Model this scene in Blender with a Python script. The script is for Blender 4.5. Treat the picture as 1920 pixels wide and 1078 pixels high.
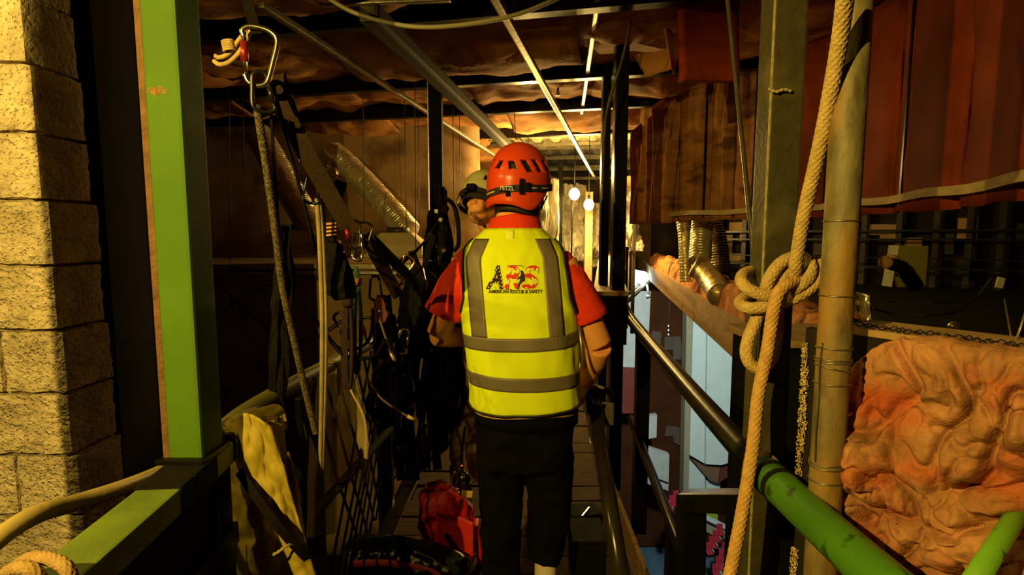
import bpy, bmesh, math, random
from mathutils import Vector, Matrix, noise as mnoise, Quaternion
V = Vector
random.seed(7)
for o in list(bpy.data.objects):
    bpy.data.objects.remove(o, do_unlink=True)
SC = bpy.context.scene
COL = SC.collection

# ---------------------------------------------------------------- camera
FPX, CAMZ, SLOPE = 1000.0, 1.55, 0.099          # focal length in px of a 1920 wide frame, eye height, downward tilt
PITCH = math.atan(SLOPE)
cam = bpy.data.cameras.new('camera'); cam.sensor_width = 36.0; cam.lens = FPX / 1920 * 36.0
cam.clip_start = 0.02; cam.clip_end = 100
camo = bpy.data.objects.new('camera', cam); COL.objects.link(camo)
camo.location = (0, 0, CAMZ); camo.rotation_euler = (math.pi / 2 - PITCH, 0, 0)
SC.camera = camo
# ---------------------------------------------------------------- world, lamps, exposure
w = bpy.data.worlds.new('world'); SC.world = w; w.use_nodes = True
w.node_tree.nodes['Background'].inputs[0].default_value = (0.9, 0.6, 0.3, 1)
w.node_tree.nodes['Background'].inputs[1].default_value = 0.0015
SC.view_settings.view_transform = 'Standard'; SC.view_settings.look = 'None'
SC.view_settings.exposure = 0.0; SC.view_settings.gamma = 1.0; SC.view_settings.use_curve_mapping = False
WARM = (1.0, 0.70, 0.13)
def lamp(name, loc, watts, color, radius=0.03, spot=None, aim=None, blend=0.3):
    l = bpy.data.lights.new(name, 'SPOT' if spot else 'POINT'); l.energy = watts; l.color = color; l.shadow_soft_size = radius
    o = bpy.data.objects.new(name, l); COL.objects.link(o); o.location = loc
    if spot:
        l.spot_size = math.radians(spot); l.spot_blend = blend
        o.rotation_euler = (V(aim) - V(loc)).to_track_quat('-Z', 'Y').to_euler()
    return o
KEY = (-.95, -.34, 2.12)
lamp('work_lamp_light', KEY, 245, WARM, 0.009)                          # hooded work lamp hung behind the photographer, left
lamp('wall_fill_light', (-1.95, .95, 2.40), 62, WARM, 0.03)             # added fill lamp out of view, brightens the upper block wall
lamp('arena_flood', (4.6, 13.0, .2), 4300, (0.78, 1.0, 0.93), 0.4, spot=100, aim=(8.6, 24.5, -6.0), blend=.5)    # the hall's cool floodlight under its ceiling
# ---------------------------------------------------------------- pixel -> world (the frame is 1920 x 1078)
def ray(px, py):
    u = (px - 960.0) / FPX; v = (539.0 - py) / FPX; c, s = math.cos(PITCH), math.sin(PITCH)
    return V((u, c + v * s, -s + v * c))
def at(px, py, y):
    d = ray(px, py); k = y / d.y
    return V((d.x * k, y, CAMZ + d.z * k))
def atz(px, py, z):
    d = ray(px, py); k = (z - CAMZ) / d.z
    return V((d.x * k, d.y * k, z))
def atx(px, py, x):
    d = ray(px, py); k = x / d.x
    return V((x, d.y * k, CAMZ + d.z * k))
def nz(p, s=1.0, o=0.0):
    return mnoise.noise(V((p[0] * s + o, p[1] * s - o * .7, p[2] * s + o * 1.3)))
def fbm(p, s=1.0, o=0.0, n=3):
    a, t = 1.0, 0.0
    for _ in range(n):
        t += a * nz(p, s, o); a *= .5; s *= 2.05
    return t
# ---------------------------------------------------------------- materials
def rgb(c):
    return (c[0], c[1], c[2], 1.0)
MATS = {}
def mat(name, c1, c2=None, rough=.7, metal=0.0, scale=8.0, bump=0.0, bscale=60.0, c3=None, s3=2.0, t3=(.55, .7), stretch=(1, 1, 1),
        spec=.4, emit=None, estr=0.0, trans=0.0, alpha=1.0, sheen=0.0, coat=0.0, detail=5.0, ramp=(.35, .65), subsurf=0.0):
    if name in MATS: return MATS[name]
    m = bpy.data.materials.new(name); m.use_nodes = True; MATS[name] = m
    nt = m.node_tree; N = nt.nodes; L = nt.links; b = N['Principled BSDF']
    b.inputs['Roughness'].default_value = rough; b.inputs['Metallic'].default_value = metal
    b.inputs['Specular IOR Level'].default_value = spec
    b.inputs['Transmission Weight'].default_value = trans; b.inputs['Alpha'].default_value = alpha
    b.inputs['Sheen Weight'].default_value = sheen; b.inputs['Coat Weight'].default_value = coat
    if subsurf:
        b.inputs['Subsurface Weight'].default_value = subsurf; b.inputs['Subsurface Scale'].default_value = .01
    if emit:
        b.inputs['Emission Color'].default_value = rgb(emit); b.inputs['Emission Strength'].default_value = estr
    tc = N.new('ShaderNodeTexCoord'); mp = N.new('ShaderNodeMapping'); mp.inputs['Scale'].default_value = stretch
    L.new(tc.outputs['Object'], mp.inputs['Vector'])
    b.inputs['Base Color'].default_value = rgb(c1)
    col = None
    if c2 is not None:
        t = N.new('ShaderNodeTexNoise'); t.inputs['Scale'].default_value = scale; t.inputs['Detail'].default_value = detail
        L.new(mp.outputs[0], t.inputs['Vector'])
        r = N.new('ShaderNodeValToRGB'); r.color_ramp.elements[0].position = ramp[0]; r.color_ramp.elements[1].position = ramp[1]
        r.color_ramp.elements[0].color = rgb(c1); r.color_ramp.elements[1].color = rgb(c2)
        L.new(t.outputs['Fac'], r.inputs['Fac']); col = r.outputs['Color']
    if c3 is not None:
        t = N.new('ShaderNodeTexNoise'); t.inputs['Scale'].default_value = s3; t.inputs['Detail'].default_value = 6
        L.new(mp.outputs[0], t.inputs['Vector'])
        r = N.new('ShaderNodeMapRange'); r.inputs['From Min'].default_value = t3[0]; r.inputs['From Max'].default_value = t3[1]
        L.new(t.outputs['Fac'], r.inputs['Value'])
        x = N.new('ShaderNodeMix'); x.data_type = 'RGBA'
        x.inputs[6].default_value = rgb(c1)
        if col: L.new(col, x.inputs[6])
        x.inputs[7].default_value = rgb(c3); L.new(r.outputs['Result'], x.inputs['Factor']); col = x.outputs[2]
    if col: L.new(col, b.inputs['Base Color'])
    if bump:
        t = N.new('ShaderNodeTexNoise'); t.inputs['Scale'].default_value = bscale; t.inputs['Detail'].default_value = 4
        L.new(mp.outputs[0], t.inputs['Vector'])
        bp = N.new('ShaderNodeBump'); bp.inputs['Strength'].default_value = bump; bp.inputs['Distance'].default_value = .01
        L.new(t.outputs['Fac'], bp.inputs['Height']); L.new(bp.outputs['Normal'], b.inputs['Normal'])
    return m
# ---------------------------------------------------------------- mesh builder (world coordinates)
class MB:
    def __init__(s): s.v = []; s.f = []; s.sm = []
    def add(s, vs, fs, smooth=False):
        o = len(s.v); s.v += [V(p) for p in vs]
        s.f += [tuple(i + o for i in f) for f in fs]; s.sm += [smooth] * len(fs); return s
    def box(s, c, size, rot=None, bevel=0.0):
        hx, hy, hz = size[0] / 2, size[1] / 2, size[2] / 2; R = rot if rot else Matrix.Identity(3)
        if bevel:
            bm = bmesh.new(); bmesh.ops.create_cube(bm, size=1.0)
            for v in bm.verts: v.co = V((v.co.x * size[0], v.co.y * size[1], v.co.z * size[2]))
            bmesh.ops.bevel(bm, geom=bm.edges[:], offset=bevel, segments=2, affect='EDGES', profile=.6)
            bm.verts.index_update()
            s.add([R @ v.co + V(c) for v in bm.verts], [[v.index for v in f.verts] for f in bm.faces]); bm.free(); return s
        P = [R @ V((x * hx, y * hy, z * hz)) + V(c) for z in (-1, 1) for y in (-1, 1) for x in (-1, 1)]
        return s.add(P, [(0, 2, 3, 1), (4, 5, 7, 6), (0, 1, 5, 4), (2, 6, 7, 3), (0, 4, 6, 2), (1, 3, 7, 5)])
    def bar(s, a, b, wx, wz, up=(0, 0, 1), bevel=0.0):
        """rectangular bar from a to b; wx across, wz along up"""
        a, b = V(a), V(b); d = b - a; y = d.normalized(); x = y.cross(V(up)).normalized(); z = x.cross(y)
        R = Matrix((x, y, z)).transposed()
        return s.box((a + b) / 2, (wx, d.length, wz), R, bevel)
    def tube(s, path, r, n=10, closed=False, caps=True, flat=None, disp=None, up=None):
        """swept circle; r number or list; flat=(sx,sz) makes an ellipse; disp(i,len,ang)->radius factor"""
        P = [V(p) for p in path]; m = len(P)
        rs = r if isinstance(r, (list, tuple)) else [r] * m
        T = []
        for i in range(m):
            if closed: t = P[(i + 1) % m] - P[i - 1]
            else: t = P[min(i + 1, m - 1)] - P[max(i - 1, 0)]
            T.append(t.normalized() if t.length > 1e-9 else V((0, 0, 1)))
        nrm = V(up) if up else (V((0, 0, 1)) if abs(T[0].z) < .9 else V((0, -1, 0)))
        nrm = (nrm - T[0] * nrm.dot(T[0])).normalized()
        vs = []; ln = 0.0
        for i in range(m):
            if i:
                ln += (P[i] - P[i - 1]).length
                nrm = nrm - T[i] * nrm.dot(T[i])
                nrm = nrm.normalized() if nrm.length > 1e-6 else T[i].orthogonal().normalized()
            bn = T[i].cross(nrm)
            for k in range(n):
                a = 2 * math.pi * k / n; rr = rs[i] * (disp(i, ln, a) if disp else 1.0)
                fx, fz = flat if flat else (1, 1)
                vs.append(P[i] + nrm * (math.cos(a) * rr * fz) + bn * (math.sin(a) * rr * fx))
        fs = []
        for i in range(m if closed else m - 1):
            j = (i + 1) % m
            for k in range(n):
                k2 = (k + 1) % n; fs.append((i * n + k, i * n + k2, j * n + k2, j * n + k))
        if caps and not closed:
            fs.append(tuple(range(n))[::-1]); fs.append(tuple(range((m - 1) * n, m * n)))
        return s.add(vs, fs, True)
    def rings(s, R, n=32, caps=True, power=2.0, smooth=True):
        """stack of superellipse rings (cx,cy,z,rx,ry)"""
        vs = []
        for (cx, cy, z, rx, ry) in R:
            for k in range(n):
                a = 2 * math.pi * k / n; c, q = math.cos(a), math.sin(a)
                vs.append((cx + rx * math.copysign(abs(c) ** (2 / power), c), cy + ry * math.copysign(abs(q) ** (2 / power), q), z))
        fs = []
        for i in range(len(R) - 1):
            for k in range(n):
                k2 = (k + 1) % n; fs.append((i * n + k, i * n + k2, (i + 1) * n + k2, (i + 1) * n + k))
        if caps:
            fs.append(tuple(range(n))[::-1]); fs.append(tuple(range((len(R) - 1) * n, len(R) * n)))
        return s.add(vs, fs, smooth)
    def ell(s, c, r, n=20, m=12, R=None):
        vs = []; R = R or Matrix.Identity(3)
        for i in range(m + 1):
            t = math.pi * i / m
            for k in range(n):
                a = 2 * math.pi * k / n
                vs.append(R @ V((r[0] * math.sin(t) * math.cos(a), r[1] * math.sin(t) * math.sin(a), r[2] * math.cos(t))) + V(c))
        fs = [(i * n + k, (i + 1) * n + k, (i + 1) * n + (k + 1) % n, i * n + (k + 1) % n) for i in range(m) for k in range(n)]
        return s.add(vs, fs, True)
    def grid(s, fn, nu, nv, smooth=True, thick=0.0):
        vs = [V(fn(i / nu, j / nv)) for j in range(nv + 1) for i in range(nu + 1)]
        fs = [(j * (nu + 1) + i, j * (nu + 1) + i + 1, (j + 1) * (nu + 1) + i + 1, (j + 1) * (nu + 1) + i) for j in range(nv) for i in range(nu)]
        if not thick: return s.add(vs, fs, smooth)
        n = len(vs)
        nr = s._normals(vs, fs); bk = [vs[i] - nr[i] * thick for i in range(n)]
        allf = list(fs) + [tuple(i + n for i in f[::-1]) for f in fs]
        W = nu + 1
        for i in range(nu):
            allf.append((i + 1, i, i + n, i + 1 + n)); a = nv * W + i; allf.append((a, a + 1, a + 1 + n, a + n))
        for j in range(nv):
            a = j * W; allf.append((a, a + W, a + W + n, a + n)); b = j * W + nu; allf.append((b + W, b, b + n, b + W + n))
        return s.add(vs + bk, allf, smooth)
    @staticmethod
    def _normals(vs, fs):
        nr = [V((0, 0, 0)) for _ in vs]
        for f in fs:
            a, b, c = vs[f[0]], vs[f[1]], vs[f[2]]; q = (b - a).cross(c - a)
            d = vs[f[-1]]; q = q + (c - a).cross(d - a) if len(f) > 3 else q
            for i in f: nr[i] += q
        return [q.normalized() if q.length > 1e-12 else V((0, 0, 1)) for q in nr]
    def prism(s, pts, vec):
        """polygon (list of 3d points) extruded by vec"""
        n = len(pts); a = [V(p) for p in pts]; b = [p + V(vec) for p in a]
        return s.add(a + b, [tuple(range(n))[::-1], tuple(range(n, 2 * n))] + [(i, (i + 1) % n, (i + 1) % n + n, i + n) for i in range(n)])
    def mesh(s, name, org, m):
        me = bpy.data.meshes.new(name); me.from_pydata([p - V(org) for p in s.v], [], s.f)
        me.polygons.foreach_set('use_smooth', s.sm); me.materials.append(m); me.update()
        return me
    def base(s):
        xs = [p.x for p in s.v]; ys = [p.y for p in s.v]; zs = [p.z for p in s.v]
        return V(((min(xs) + max(xs)) / 2, (min(ys) + max(ys)) / 2, min(zs)))
# ---------------------------------------------------------------- things and parts
def tag(o, label=None, cat=None, group=None, kind=None):
    if label: o['label'] = label
    if cat: o['category'] = cat
    if group: o['group'] = group
    if kind: o['kind'] = kind
    return o
ORG = {}
def thing(name, label, cat, loc, group=None, kind=None):
    o = bpy.data.objects.new(name, None); COL.objects.link(o); o.location = loc; o.empty_display_size = .05
    ORG[o.name] = V(loc); return tag(o, label, cat, group, kind)
def part(parent, name, mb, m, label=None, kind=None):
    org = ORG[parent.name]
    me = mb.mesh(name, org, m) if isinstance(mb, MB) else mb
    o = bpy.data.objects.new(name, me); COL.objects.link(o); o.parent = parent; ORG[o.name] = org
    return tag(o, label, None, None, kind)
def solo(name, mb, m, label, cat, group=None, kind=None):
    org = mb.base(); me = mb.mesh(name, org, m)
    o = bpy.data.objects.new(name, me); COL.objects.link(o); o.location = org; ORG[o.name] = V((0, 0, 0))
    # children of a solo are given in world coordinates too
    ORG[o.name] = org
    return tag(o, label, cat, group, kind)
def struct(name, mb, m, label=None):
    return solo(name, mb, m, label, None, None, 'structure')
def baked(mb, name, org, m, voxel=.008, smooth=4, disp=None, dscale=.1, extra=None):
    """continuous surface from overlapping closed pieces"""
    me = mb.mesh(name + '_raw', org, m); o = bpy.data.objects.new('tmp_raw', me); COL.objects.link(o)
    r = o.modifiers.new('r', 'REMESH'); r.mode = 'VOXEL'; r.voxel_size = voxel; r.use_smooth_shade = True
    if smooth:
        q = o.modifiers.new('s', 'SMOOTH'); q.factor = .5; q.iterations = smooth
    if disp:
        tx = bpy.data.textures.new(name + '_tex', 'CLOUDS'); tx.noise_scale = dscale; tx.noise_depth = 2
        d = o.modifiers.new('d', 'DISPLACE'); d.texture = tx; d.strength = disp; d.mid_level = .5; d.texture_coords = 'LOCAL'
    dg = bpy.context.evaluated_depsgraph_get(); ev = o.evaluated_get(dg)
    out = bpy.data.meshes.new_from_object(ev, depsgraph=dg); out.name = name
    bpy.data.objects.remove(o, do_unlink=True)
    out.polygons.foreach_set('use_smooth', [True] * len(out.polygons)); out.update()
    if not len(out.materials): out.materials.append(m)
    return out
def spline(pts, n=8, closed=False):
    P = [V(p) for p in pts]; out = []; m = len(P)
    for i in range(m if closed else m - 1):
        if closed: p0, p1, p2, p3 = P[i - 1], P[i], P[(i + 1) % m], P[(i + 2) % m]
        else: p0, p1, p2, p3 = P[max(i - 1, 0)], P[i], P[i + 1], P[min(i + 2, m - 1)]
        for k in range(n):
            t = k / n
            out.append(.5 * ((2 * p1) + (p2 - p0) * t + (2 * p0 - 5 * p1 + 4 * p2 - p3) * t * t + (3 * p1 - p0 - 3 * p2 + p3) * t ** 3))
    if not closed: out.append(P[-1])
    return out
def resample(P, step):
    out = [V(P[0])]; acc = 0.0
    for i in range(1, len(P)):
        a, b = V(P[i - 1]), V(P[i]); L = (b - a).length
        if L < 1e-9: continue
        t = step - acc
        while t <= L:
            out.append(a.lerp(b, t / L)); t += step
        acc = (acc + L) % step
    return out
def strap(path, width, thick, side=None, m=None):
    """flat webbing: ellipse-free rectangular sweep; side = width direction"""
    mb = MB(); P = [V(p) for p in path]; n = len(P); vs = []
    for i in range(n):
        t = (P[min(i + 1, n - 1)] - P[max(i - 1, 0)]).normalized()
        sd = V(side(i / (n - 1))) if callable(side) else V(side or (1, 0, 0))
        sd = (sd - t * sd.dot(t)).normalized(); nn = t.cross(sd)
        for a, b in ((-1, -1), (1, -1), (1, 1), (-1, 1)): vs.append(P[i] + sd * (a * width / 2) + nn * (b * thick / 2))
    fs = [(i * 4 + k, i * 4 + (k + 1) % 4, (i + 1) * 4 + (k + 1) % 4, (i + 1) * 4 + k) for i in range(n - 1) for k in range(4)]
    fs += [(3, 2, 1, 0), tuple((n - 1) * 4 + k for k in range(4))]
    return mb.add(vs, fs)
def text_mesh(body, size, shear=0.0, offset=0.0, extrude=0.0, space=1.0):
    c = bpy.data.curves.new('txt', 'FONT'); c.body = body; c.size = size; c.shear = shear; c.offset = offset; c.extrude = extrude
    c.align_x = 'CENTER'; c.align_y = 'CENTER'; c.space_character = space; c.resolution_u = 4
    o = bpy.data.objects.new('txt', c); COL.objects.link(o)
    dg = bpy.context.evaluated_depsgraph_get(); me = bpy.data.meshes.new_from_object(o.evaluated_get(dg), depsgraph=dg)
    vs = [V(v.co) for v in me.vertices]; fs = [tuple(p.vertices) for p in me.polygons]
    bpy.data.objects.remove(o, do_unlink=True); bpy.data.meshes.remove(me)
    return vs, fs
# ================================================================= MATERIALS
M_block = mat('block', (.50, .40, .27), (.33, .26, .17), .95, scale=14, bump=.9, bscale=70, c3=(.56, .44, .30), s3=5, spec=.1)
def rough_block(m, scale, dist):
    nt = m.node_tree; N = nt.nodes; L = nt.links; b = N['Principled BSDF']; tc = N.new('ShaderNodeTexCoord')
    v = N.new('ShaderNodeTexVoronoi'); v.inputs['Scale'].default_value = scale; v.inputs['Randomness'].default_value = 1.0
    t = N.new('ShaderNodeTexNoise'); t.inputs['Scale'].default_value = scale * .8; t.inputs['Detail'].default_value = 5
    L.new(tc.outputs['Object'], v.inputs['Vector']); L.new(tc.outputs['Object'], t.inputs['Vector'])
    r = N.new('ShaderNodeMapRange'); r.inputs['From Min'].default_value = .12; r.inputs['From Max'].default_value = .34; L.new(v.outputs['Distance'], r.inputs['Value'])
    a = N.new('ShaderNodeMath'); a.operation = 'MULTIPLY_ADD'; a.inputs[1].default_value = 2.8; L.new(t.outputs['Fac'], a.inputs[0]); L.new(r.outputs['Result'], a.inputs[2])
    bp = N.new('ShaderNodeBump'); bp.inputs['Strength'].default_value = 1.0; bp.inputs['Distance'].default_value = dist
    L.new(a.outputs[0], bp.inputs['Height']); L.new(bp.outputs['Normal'], b.inputs['Normal'])
rough_block(M_block, 85, .006)
M_mortar = mat('mortar', (.40, .32, .22), (.30, .24, .16), .95, scale=30, bump=.6, bscale=120, spec=.1)
M_black = mat('black_steel', (.0032, .0028, .0022), (.0055, .005, .004), .30, scale=12, bump=.04, bscale=40, spec=.16)
M_blackmatte = mat('black_matte', (.004, .0034, .0028), (.0065, .0056, .0045), .85, scale=14, bump=.2, bscale=90, spec=.1)
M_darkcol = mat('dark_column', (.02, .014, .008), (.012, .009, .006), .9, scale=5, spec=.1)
M_green = mat('green_paint', (.072, .150, .012), (.058, .12, .010), .6, scale=4, bump=.06, bscale=25, c3=(.08, .165, .016), s3=3, spec=.08)
M_greenrail = mat('green_rail_paint', (.055, .17, .012), (.04, .12, .01), .35, scale=6, bump=.08, bscale=25, c3=(.02, .045, .006), s3=22, t3=(.62, .68))
M_greentop = mat('green_worn', (.12, .17, .015), (.08, .12, .012), .6, scale=10, c3=(.15, .19, .02), s3=6, bump=.15, bscale=50)
M_brown = mat('rust', (.16, .075, .025), (.09, .045, .018), .85, scale=25, bump=.5, bscale=80)  # brown, for the green post's edge strip and one far post
M_kraft = mat('kraft', (.42, .19, .060), (.28, .120, .038), .85, scale=5, bump=.35, bscale=34, c3=(.11, .045, .018), s3=3.2, t3=(.56, .70), spec=.08)
M_kraftred = mat('kraft_red', (.23, .034, .005), (.13, .018, .0035), .6, scale=3.5, bump=.2, bscale=26, c3=(.10, .018, .005), s3=2.4, t3=(.55, .72), spec=.06)
M_kraftwall = mat('kraft_wall', (.33, .145, .045), (.21, .09, .028), .85, scale=6, bump=.45, bscale=30, c3=(.09, .038, .014), s3=4, t3=(.55, .68), spec=.08, stretch=(1, 1, 2.2))
M_kraftback = mat('drywall_dusty', (.30, .19, .085), (.20, .12, .05), .9, scale=3, bump=.25, bscale=30, c3=(.09, .05, .022), s3=2.2, t3=(.55, .68))
M_galv = mat('galvanised', (.42, .38, .28), (.28, .25, .19), .38, .85, scale=18, bump=.1, bscale=40)
M_galvdull = mat('galvanised_dull', (.075, .065, .045), (.045, .04, .028), .5, .3, scale=14, bump=.1, bscale=40)
M_deck = mat('deck_metal', (.62, .55, .34), (.46, .40, .24), .42, .2, scale=6, bump=.1, bscale=20)
M_wood = mat('timber', (.26, .15, .055), (.17, .095, .035), .75, scale=6, stretch=(1.2, 9, 9), bump=.3, bscale=20, c3=(.09, .05, .02), s3=3)
M_plank = mat('deck_plank', (.085, .046, .018), (.05, .026, .010), .85, spec=.15, scale=5, stretch=(1, 9, 9), bump=.35, bscale=16, c3=(.03, .017, .008), s3=4)
M_palewood = mat('pale_timber', (.42, .30, .14), (.30, .21, .10), .7, scale=5, stretch=(8, 1.2, 8), bump=.25, bscale=18)
M_pink = mat('pink_fibre', (.40, .185, .085), (.20, .09, .04), .97, scale=9, bump=.35, bscale=90, c3=(.34, .075, .028), s3=6, t3=(.50, .66), spec=.05, stretch=(1, 1, 1.4))
M_brownfibre = mat('brown_fibre', (.60, .24, .085), (.34, .14, .05), .95, scale=10, bump=1.0, bscale=45, c3=(.10, .045, .02), s3=6, t3=(.5, .62), spec=.05)
M_fascia = mat('fascia_board', (.33, .20, .075), (.24, .14, .055), .8, scale=4, stretch=(7, 1.5, 7), bump=.2, bscale=18)
M_foil = mat('foil', (.78, .70, .46), (.58, .51, .32), .28, .62, scale=9, bump=1.0, bscale=22)
M_foilcloth = mat('foil_tape', (.55, .42, .20), (.42, .31, .14), .35, .6, scale=20, bump=.5, bscale=30)
M_white = mat('white_panel', (.80, .84, .80), (.74, .78, .75), .6, scale=2, spec=.3)
M_whitedim = mat('white_card', (.55, .52, .48), (.47, .44, .41), .8, scale=2)
M_tancol = mat('tan_paint', (.42, .34, .20), (.38, .30, .18), .7, scale=3)
M_redwall = mat('red_brown_wall', (.085, .026, .009), (.06, .018, .007), .9, scale=1.5, spec=.03)
M_redseat = mat('red_seat', (.46, .03, .045), (.36, .02, .035), .5, scale=4)
M_bluefloor = mat('blue_floor', (.10, .17, .24), (.07, .12, .18), .8, scale=3)
M_plastic = mat('plastic_sheet', (.75, .68, .52), (.6, .54, .4), .28, scale=3, trans=.55, bump=.5, bscale=7, spec=.5)

# ================================================================= BLOCK WALL (left)
wall = MB()
wall.box((-2.05, 1.705, 1.6), (1.22, .165, 3.9))
WL = struct('wall_left', wall, M_mortar, 'rough concrete block wall end lit by a yellow work light')
def block_mesh(seed, L=.392, D=.19, H=.188):
    bm = bmesh.new(); bmesh.ops.create_cube(bm, size=1.0)
    bmesh.ops.subdivide_edges(bm, edges=bm.edges[:], cuts=13, use_grid_fill=True)
    for v in bm.verts:
        p = V((v.co.x * L, v.co.y * D, v.co.z * H)); n = V((v.co.x ** 9 * 512, v.co.y ** 9 * 512, v.co.z ** 9 * 512))
        n = n.normalized() if n.length > 1e-6 else V((0, 0, 0))
        e = sum(1 for c in v.co if abs(c) > .49)
        k = fbm(p, 28, seed * 3.1, 3) * .0035 + (nz(p, 75, seed) * .003) - (.004 if e > 1 else 0) * (.6 + nz(p, 30, seed + 5))
        v.co = p + n * k
    me = bpy.data.meshes.new('block'); bm.to_mesh(me); bm.free(); me.materials.append(M_block)
    return me
BLK = [block_mesh(i) for i in range(4)]; HALF = [block_mesh(i + 9, L=.19) for i in range(2)]
for c in range(18):
    z = -.115 + .1965 * c + .0 ; zc = z + .098
    edge = -1.412 + .058 * max(0, min(1, (2.45 - zc) / 1.75)) + random.uniform(-.006, .006)
    x = edge
    lens = [.39] * 3 if c % 2 else [.19, .39, .39, .19]
    for L in lens:
        o = bpy.data.objects.new('block', random.choice(BLK if L > .3 else HALF)); COL.objects.link(o); o.parent = WL
        o.location = V((x - L / 2, 1.695 + random.uniform(-.003, .003), zc)) - ORG[WL.name]
        o.rotation_euler = (0, 0, math.pi if random.random() < .5 else 0)
        x -= L + .008
# dark steel column behind the block wall end
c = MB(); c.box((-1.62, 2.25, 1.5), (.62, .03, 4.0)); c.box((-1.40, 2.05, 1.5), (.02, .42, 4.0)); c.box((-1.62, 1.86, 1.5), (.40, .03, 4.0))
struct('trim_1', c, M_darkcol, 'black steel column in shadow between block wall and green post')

# unseen blocker added left of view to keep the lamp off the wall end
c = MB(); c.box((-1.125, .60, 1.4), (.072, .06, 4.0)); struct('lamp_blocker', c, M_black, 'added black light blocker just outside the left edge of the view')
# ================================================================= FLOOR of the catwalk
TH = math.radians(11.5); AX = V((math.sin(TH), math.cos(TH), 0)); BX = V((math.cos(TH), -math.sin(TH), 0))
def cw(y):                                   # catwalk centre line, bending to the right beyond the men
    return -.06 + .012 * max(y, 0) + .06 * max(0, y - 3.0) ** 1.25 * .6
fl = MB()
for sx in (-.56, .56):
    pts = [V((cw(y) + sx, y, -.10)) for y in [-1 + .8 * i for i in range(14)]]
    for i in range(13): fl.bar(pts[i], pts[i + 1], .06, .14)
FL = struct('floor', fl, M_black, 'dark timber catwalk deck between the railings')
pm = []
for i in range(3):
    q = MB(); q.box((0, 0, -.02), (1.16, .172, .04), bevel=.004); pm.append(q.mesh('plank', (0, 0, 0), M_plank))
y = -.9
while y < 9.2:
    o = bpy.data.objects.new('plank', random.choice(pm)); COL.objects.link(o); o.parent = FL
    o.location = V((cw(y) + random.uniform(-.012, .012), y, random.uniform(-.006, .004))) - ORG[FL.name]
    o.rotation_euler = (random.uniform(-.006, .006), random.uniform(-.006, .006), random.uniform(-.012, .012) - .09 * min(1, max(0, y - 3)))
    y += .181
# kick boards along both sides
for sx, nm in ((-.60, 'trim_2'), (.60, 'trim_3')):
    k = MB()
    for i in range(9):
        a = V((cw(i * .7 + .2) + sx, i * .7 + .2, .07)); b = V((cw(i * .7 + .9) + sx, i * .7 + .9, .07)); k.bar(a, b, .02, .14)
    struct(nm, k, M_wood if sx > 0 else M_black, 'kick board along the %s edge of the catwalk' % ('arena side' if sx > 0 else 'gear side'))

# ================================================================= CEILING
def ab(al, be, z): p = AX * al + BX * be; return V((p.x, p.y, z))
deck = MB()
nr = 150; W = 11.0
def deckz(i): return 3.02 + (.045 if (i // 2) % 2 else 0)
vs = []; fs = []
for j, al in enumerate((1.2, 17.5)):
    for i in range(nr + 1): vs.append(ab(al, -5.2 + W * (i - (i % 2) * 0 + (.25 if i % 2 else 0)) / nr, deckz(i)))
for i in range(nr): fs.append((i, i + 1, nr + 2 + i, nr + 1 + i))
deck.add(vs, fs)
CE = struct('ceiling', deck, M_deck, 'metal roof deck hung with sagging brown paper-faced insulation')
PUR = [1.55, 2.75, 3.92, 4.86, 6.05, 7.35, 8.7, 10.1, 11.6, 13.2, 15]
for k, al in enumerate(PUR):
    q = MB(); a, b = ab(al, -4.6, 2.74), ab(al, 3.4 if al > 4 else 2.6, 2.74)
    if al > 6.5:
        a.z = b.z = 2.985; q.bar(a, b, .05, .05); part(CE, 'purlin', q, M_galv); continue
    q.bar(a, b, .012, .17); q.bar(a + V((0, 0, -.085)) + AX * .03, b + V((0, 0, -.085)) + AX * .03, .07, .010)
    q.bar(a + V((0, 0, .085)) - AX * .03, b + V((0, 0, .085)) - AX * .03, .07, .010)
    part(CE, 'purlin', q, M_black if al < 6.5 else M_galvdull)
rnd = random.Random(11)
for k in range(len(PUR) - 1):
    a0, a1 = PUR[k] + .02, PUR[k + 1] + .10
    be = -4.4
    while be < 2.4:
        wd = rnd.uniform(.95, 1.5)
        if PUR[k] > 5.9 and be + wd > -1.3: break
        if PUR[k] > 9: break
        sag = rnd.uniform(.05, .17); o = rnd.uniform(0, 50); curl = rnd.uniform(-.05, .12); drop = rnd.uniform(0, .05); tear = rnd.uniform(.0, .12)
        def fn(u, v, a0=a0, a1=a1, be=be, wd=wd, sag=sag, o=o, curl=curl, drop=drop, tear=tear):
            al = a0 + (a1 - a0) * v * (1 - tear * (.5 + .5 * nz((u * 3, v, o), 1.3))); bb = be + wd * 1.04 * u
            z = 2.80 - drop - sag * math.sin(math.pi * min(1, v * 1.05)) - curl * max(0, v - .75) * 2.2 * (.5 + abs(nz((u * 2.2, .3, o), 1.6)) * 1.5)
            z += .055 * fbm((bb * 1.4, al * 1.6, o), 1.3, 0, 3) + .03 * abs(nz((bb * 4, al * 1.2, o), 1)) + .022 * abs(nz((bb * 2.5 + al * 5, al * 9 - bb * 3, o), 1)) + .012 * nz((bb * 9, al * 9, o), 1)
            z -= .05 * (2 * abs(u - .5)) ** 6 * math.sin(o)
            return ab(al, bb, z)
        q = MB(); q.grid(fn, 30, 24, True, thick=.012)
        part(CE, 'insulation_batt', q, M_kraft); be += wd
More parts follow.
